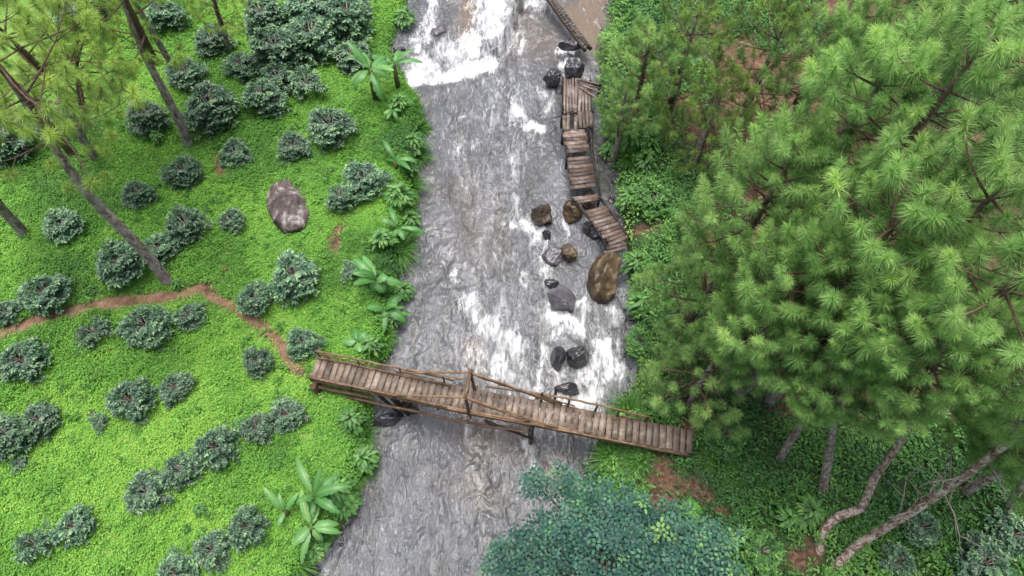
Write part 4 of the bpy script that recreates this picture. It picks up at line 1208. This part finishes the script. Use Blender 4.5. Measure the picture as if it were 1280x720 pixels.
# ------------------------------------------------------------------ broad leaved teal tree at the bottom
def broad_tree():
    r = np.random.default_rng(5)
    g = gpt(800, 770)
    t = thing('broadleaf_tree', 'blue-green broad leaved tree with rounded leaf rosettes at the bottom edge', 'tree', g)
    lobes = [(668, 602, 4.4, .34), (712, 606, 4.7, .48), (740, 632, 5.0, .55), (800, 650, 5.2, .62), (760, 690, 5.8, .9), (700, 665, 5.2, .7), (845, 665, 5.2, .65), (890, 690, 4.9, .55), (905, 672, 4.6, .4),
             (660, 690, 4.9, .6), (632, 700, 4.4, .45), (830, 720, 5.5, .8), (740, 740, 5.6, .9), (680, 740, 5.0, .7), (900, 730, 4.8, .6), (770, 655, 5.4, .5), (780, 780, 5.4, 1.0), (860, 780, 5.0, .8), (645, 740, 4.6, .5)]
    P = []; A = []; Nn = []; L = []; W = []; TT = []; wd = MB()
    hub = np.array(g) + [0, .3, 2.6]
    wd2 = MB(); wd2.tube([np.array(g) - [0, 0, .2], np.array(g) + [0, .1, 1.2], hub], [.2, .17, .14], 10)
    for (px, py, z, R) in lobes:
        R *= .9; c = at(px, py, z); mid = (hub + c) / 2 + [0, 0, -.2]
        wd.tube([hub, mid, c - [0, 0, .25]], [.09, .05, .02], 6)
        n = int(84 * (R / .6) ** 2)
        for k in range(n):
            a = r.uniform(0, 6.28); rr = R * math.sqrt(r.random()) * r.uniform(.75, 1.3) * (1.25 if r.random() < .1 else 1) * (1 + .22 * math.sin(3 * a + px))
            q = c + np.array([rr * math.cos(a), rr * math.sin(a), -rr * rr / R * .55 + r.normal(0, .17)])
            if k % 4 == 0: wd.tube([c - [0, 0, .25], (q + c) / 2 - [0, 0, .12], q], [.016, .01, .005], 3)
            bt = .42 + r.normal(0, .19) + .9 * max(0, float(vnoise(q[0] * 1.6, q[1] * 1.6, 9)) - .6) * .7 + (.16 if r.random() < .08 else 0)
            nlv = r.integers(8, 12); s0 = r.uniform(.8, 1.15); a0 = r.uniform(0, 6.28)
            tilt = r.normal(0, .25, 2)
            for j in range(nlv):
                b = a0 + j * 6.283 / nlv + r.normal(0, .1); d = np.array([math.cos(b), math.sin(b), math.cos(b) * tilt[0] + math.sin(b) * tilt[1] - .1])
                P.append(q + d * (.02 + (.09 if j % 2 else 0)) + [0, 0, r.normal(0, .015)]); A.append(d); Nn.append([r.normal(0, .15) - tilt[0], r.normal(0, .15) - tilt[1], 1]); L.append(.10 * s0 * r.uniform(.75, 1.15)); W.append(.066 * s0 * r.uniform(.85, 1.1)); TT.append(bt + r.normal(0, .04))
    V, T = leaf6(np.array(P), np.array(A), np.array(Nn, float), np.array(L), np.array(W), .12, .2)
    me = mesh_np('crown', V, T, np.repeat(np.clip(TT, 0, 1), 8)); me.materials.append(M['teal'])
    V0 = np.array(g); me.transform(Matrix.Translation(-g)); link('crown', me, t)
    wd.build('limbs', M['limb'], t, V0); wd2.build('trunk', M['bark'], t, V0, True)


broad_tree()

# ------------------------------------------------------------------ camera and light
cam = bpy.data.cameras.new('camera'); cam.sensor_width = 36; cam.lens = 36 * F / 1280; cam.clip_end = 600; cam.clip_start = .1
co = bpy.data.objects.new('camera', cam); col.objects.link(co); co.location = (0, 0, H); co.rotation_euler = (TH, 0, 0)
sc.camera = co
EL, AZ = math.radians(81), math.radians(-14)
w = bpy.data.worlds.new('World'); sc.world = w; w.use_nodes = True
nt = w.node_tree; bg = nt.nodes['Background']
sky = nt.nodes.new('ShaderNodeTexSky'); sky.sky_type = 'NISHITA'; sky.sun_disc = False
sky.sun_elevation = EL; sky.sun_rotation = AZ; sky.dust_density = 7; sky.air_density = .8; sky.ozone_density = 1.2
nt.links.new(sky.outputs[0], bg.inputs['Color']); bg.inputs['Strength'].default_value = .115
sl = bpy.data.lights.new('sun', 'SUN'); sl.energy = 1.5; sl.angle = math.radians(42); sl.color = (1, .985, .965)
so = bpy.data.objects.new('sun', sl); col.objects.link(so)
sdir = Vector((math.sin(AZ) * math.cos(EL), math.cos(AZ) * math.cos(EL), math.sin(EL)))
so.rotation_euler = sdir.to_track_quat('Z', 'Y').to_euler(); so.location = sdir * 50
sc.view_settings.view_transform = 'Standard'; sc.view_settings.look = 'None'; sc.view_settings.gamma = 1
sc.view_settings.exposure = 1.05
sc.cycles.max_bounces = 6; sc.cycles.diffuse_bounces = 2; sc.cycles.glossy_bounces = 2; sc.cycles.transmission_bounces = 3
sc.cycles.use_denoising = True
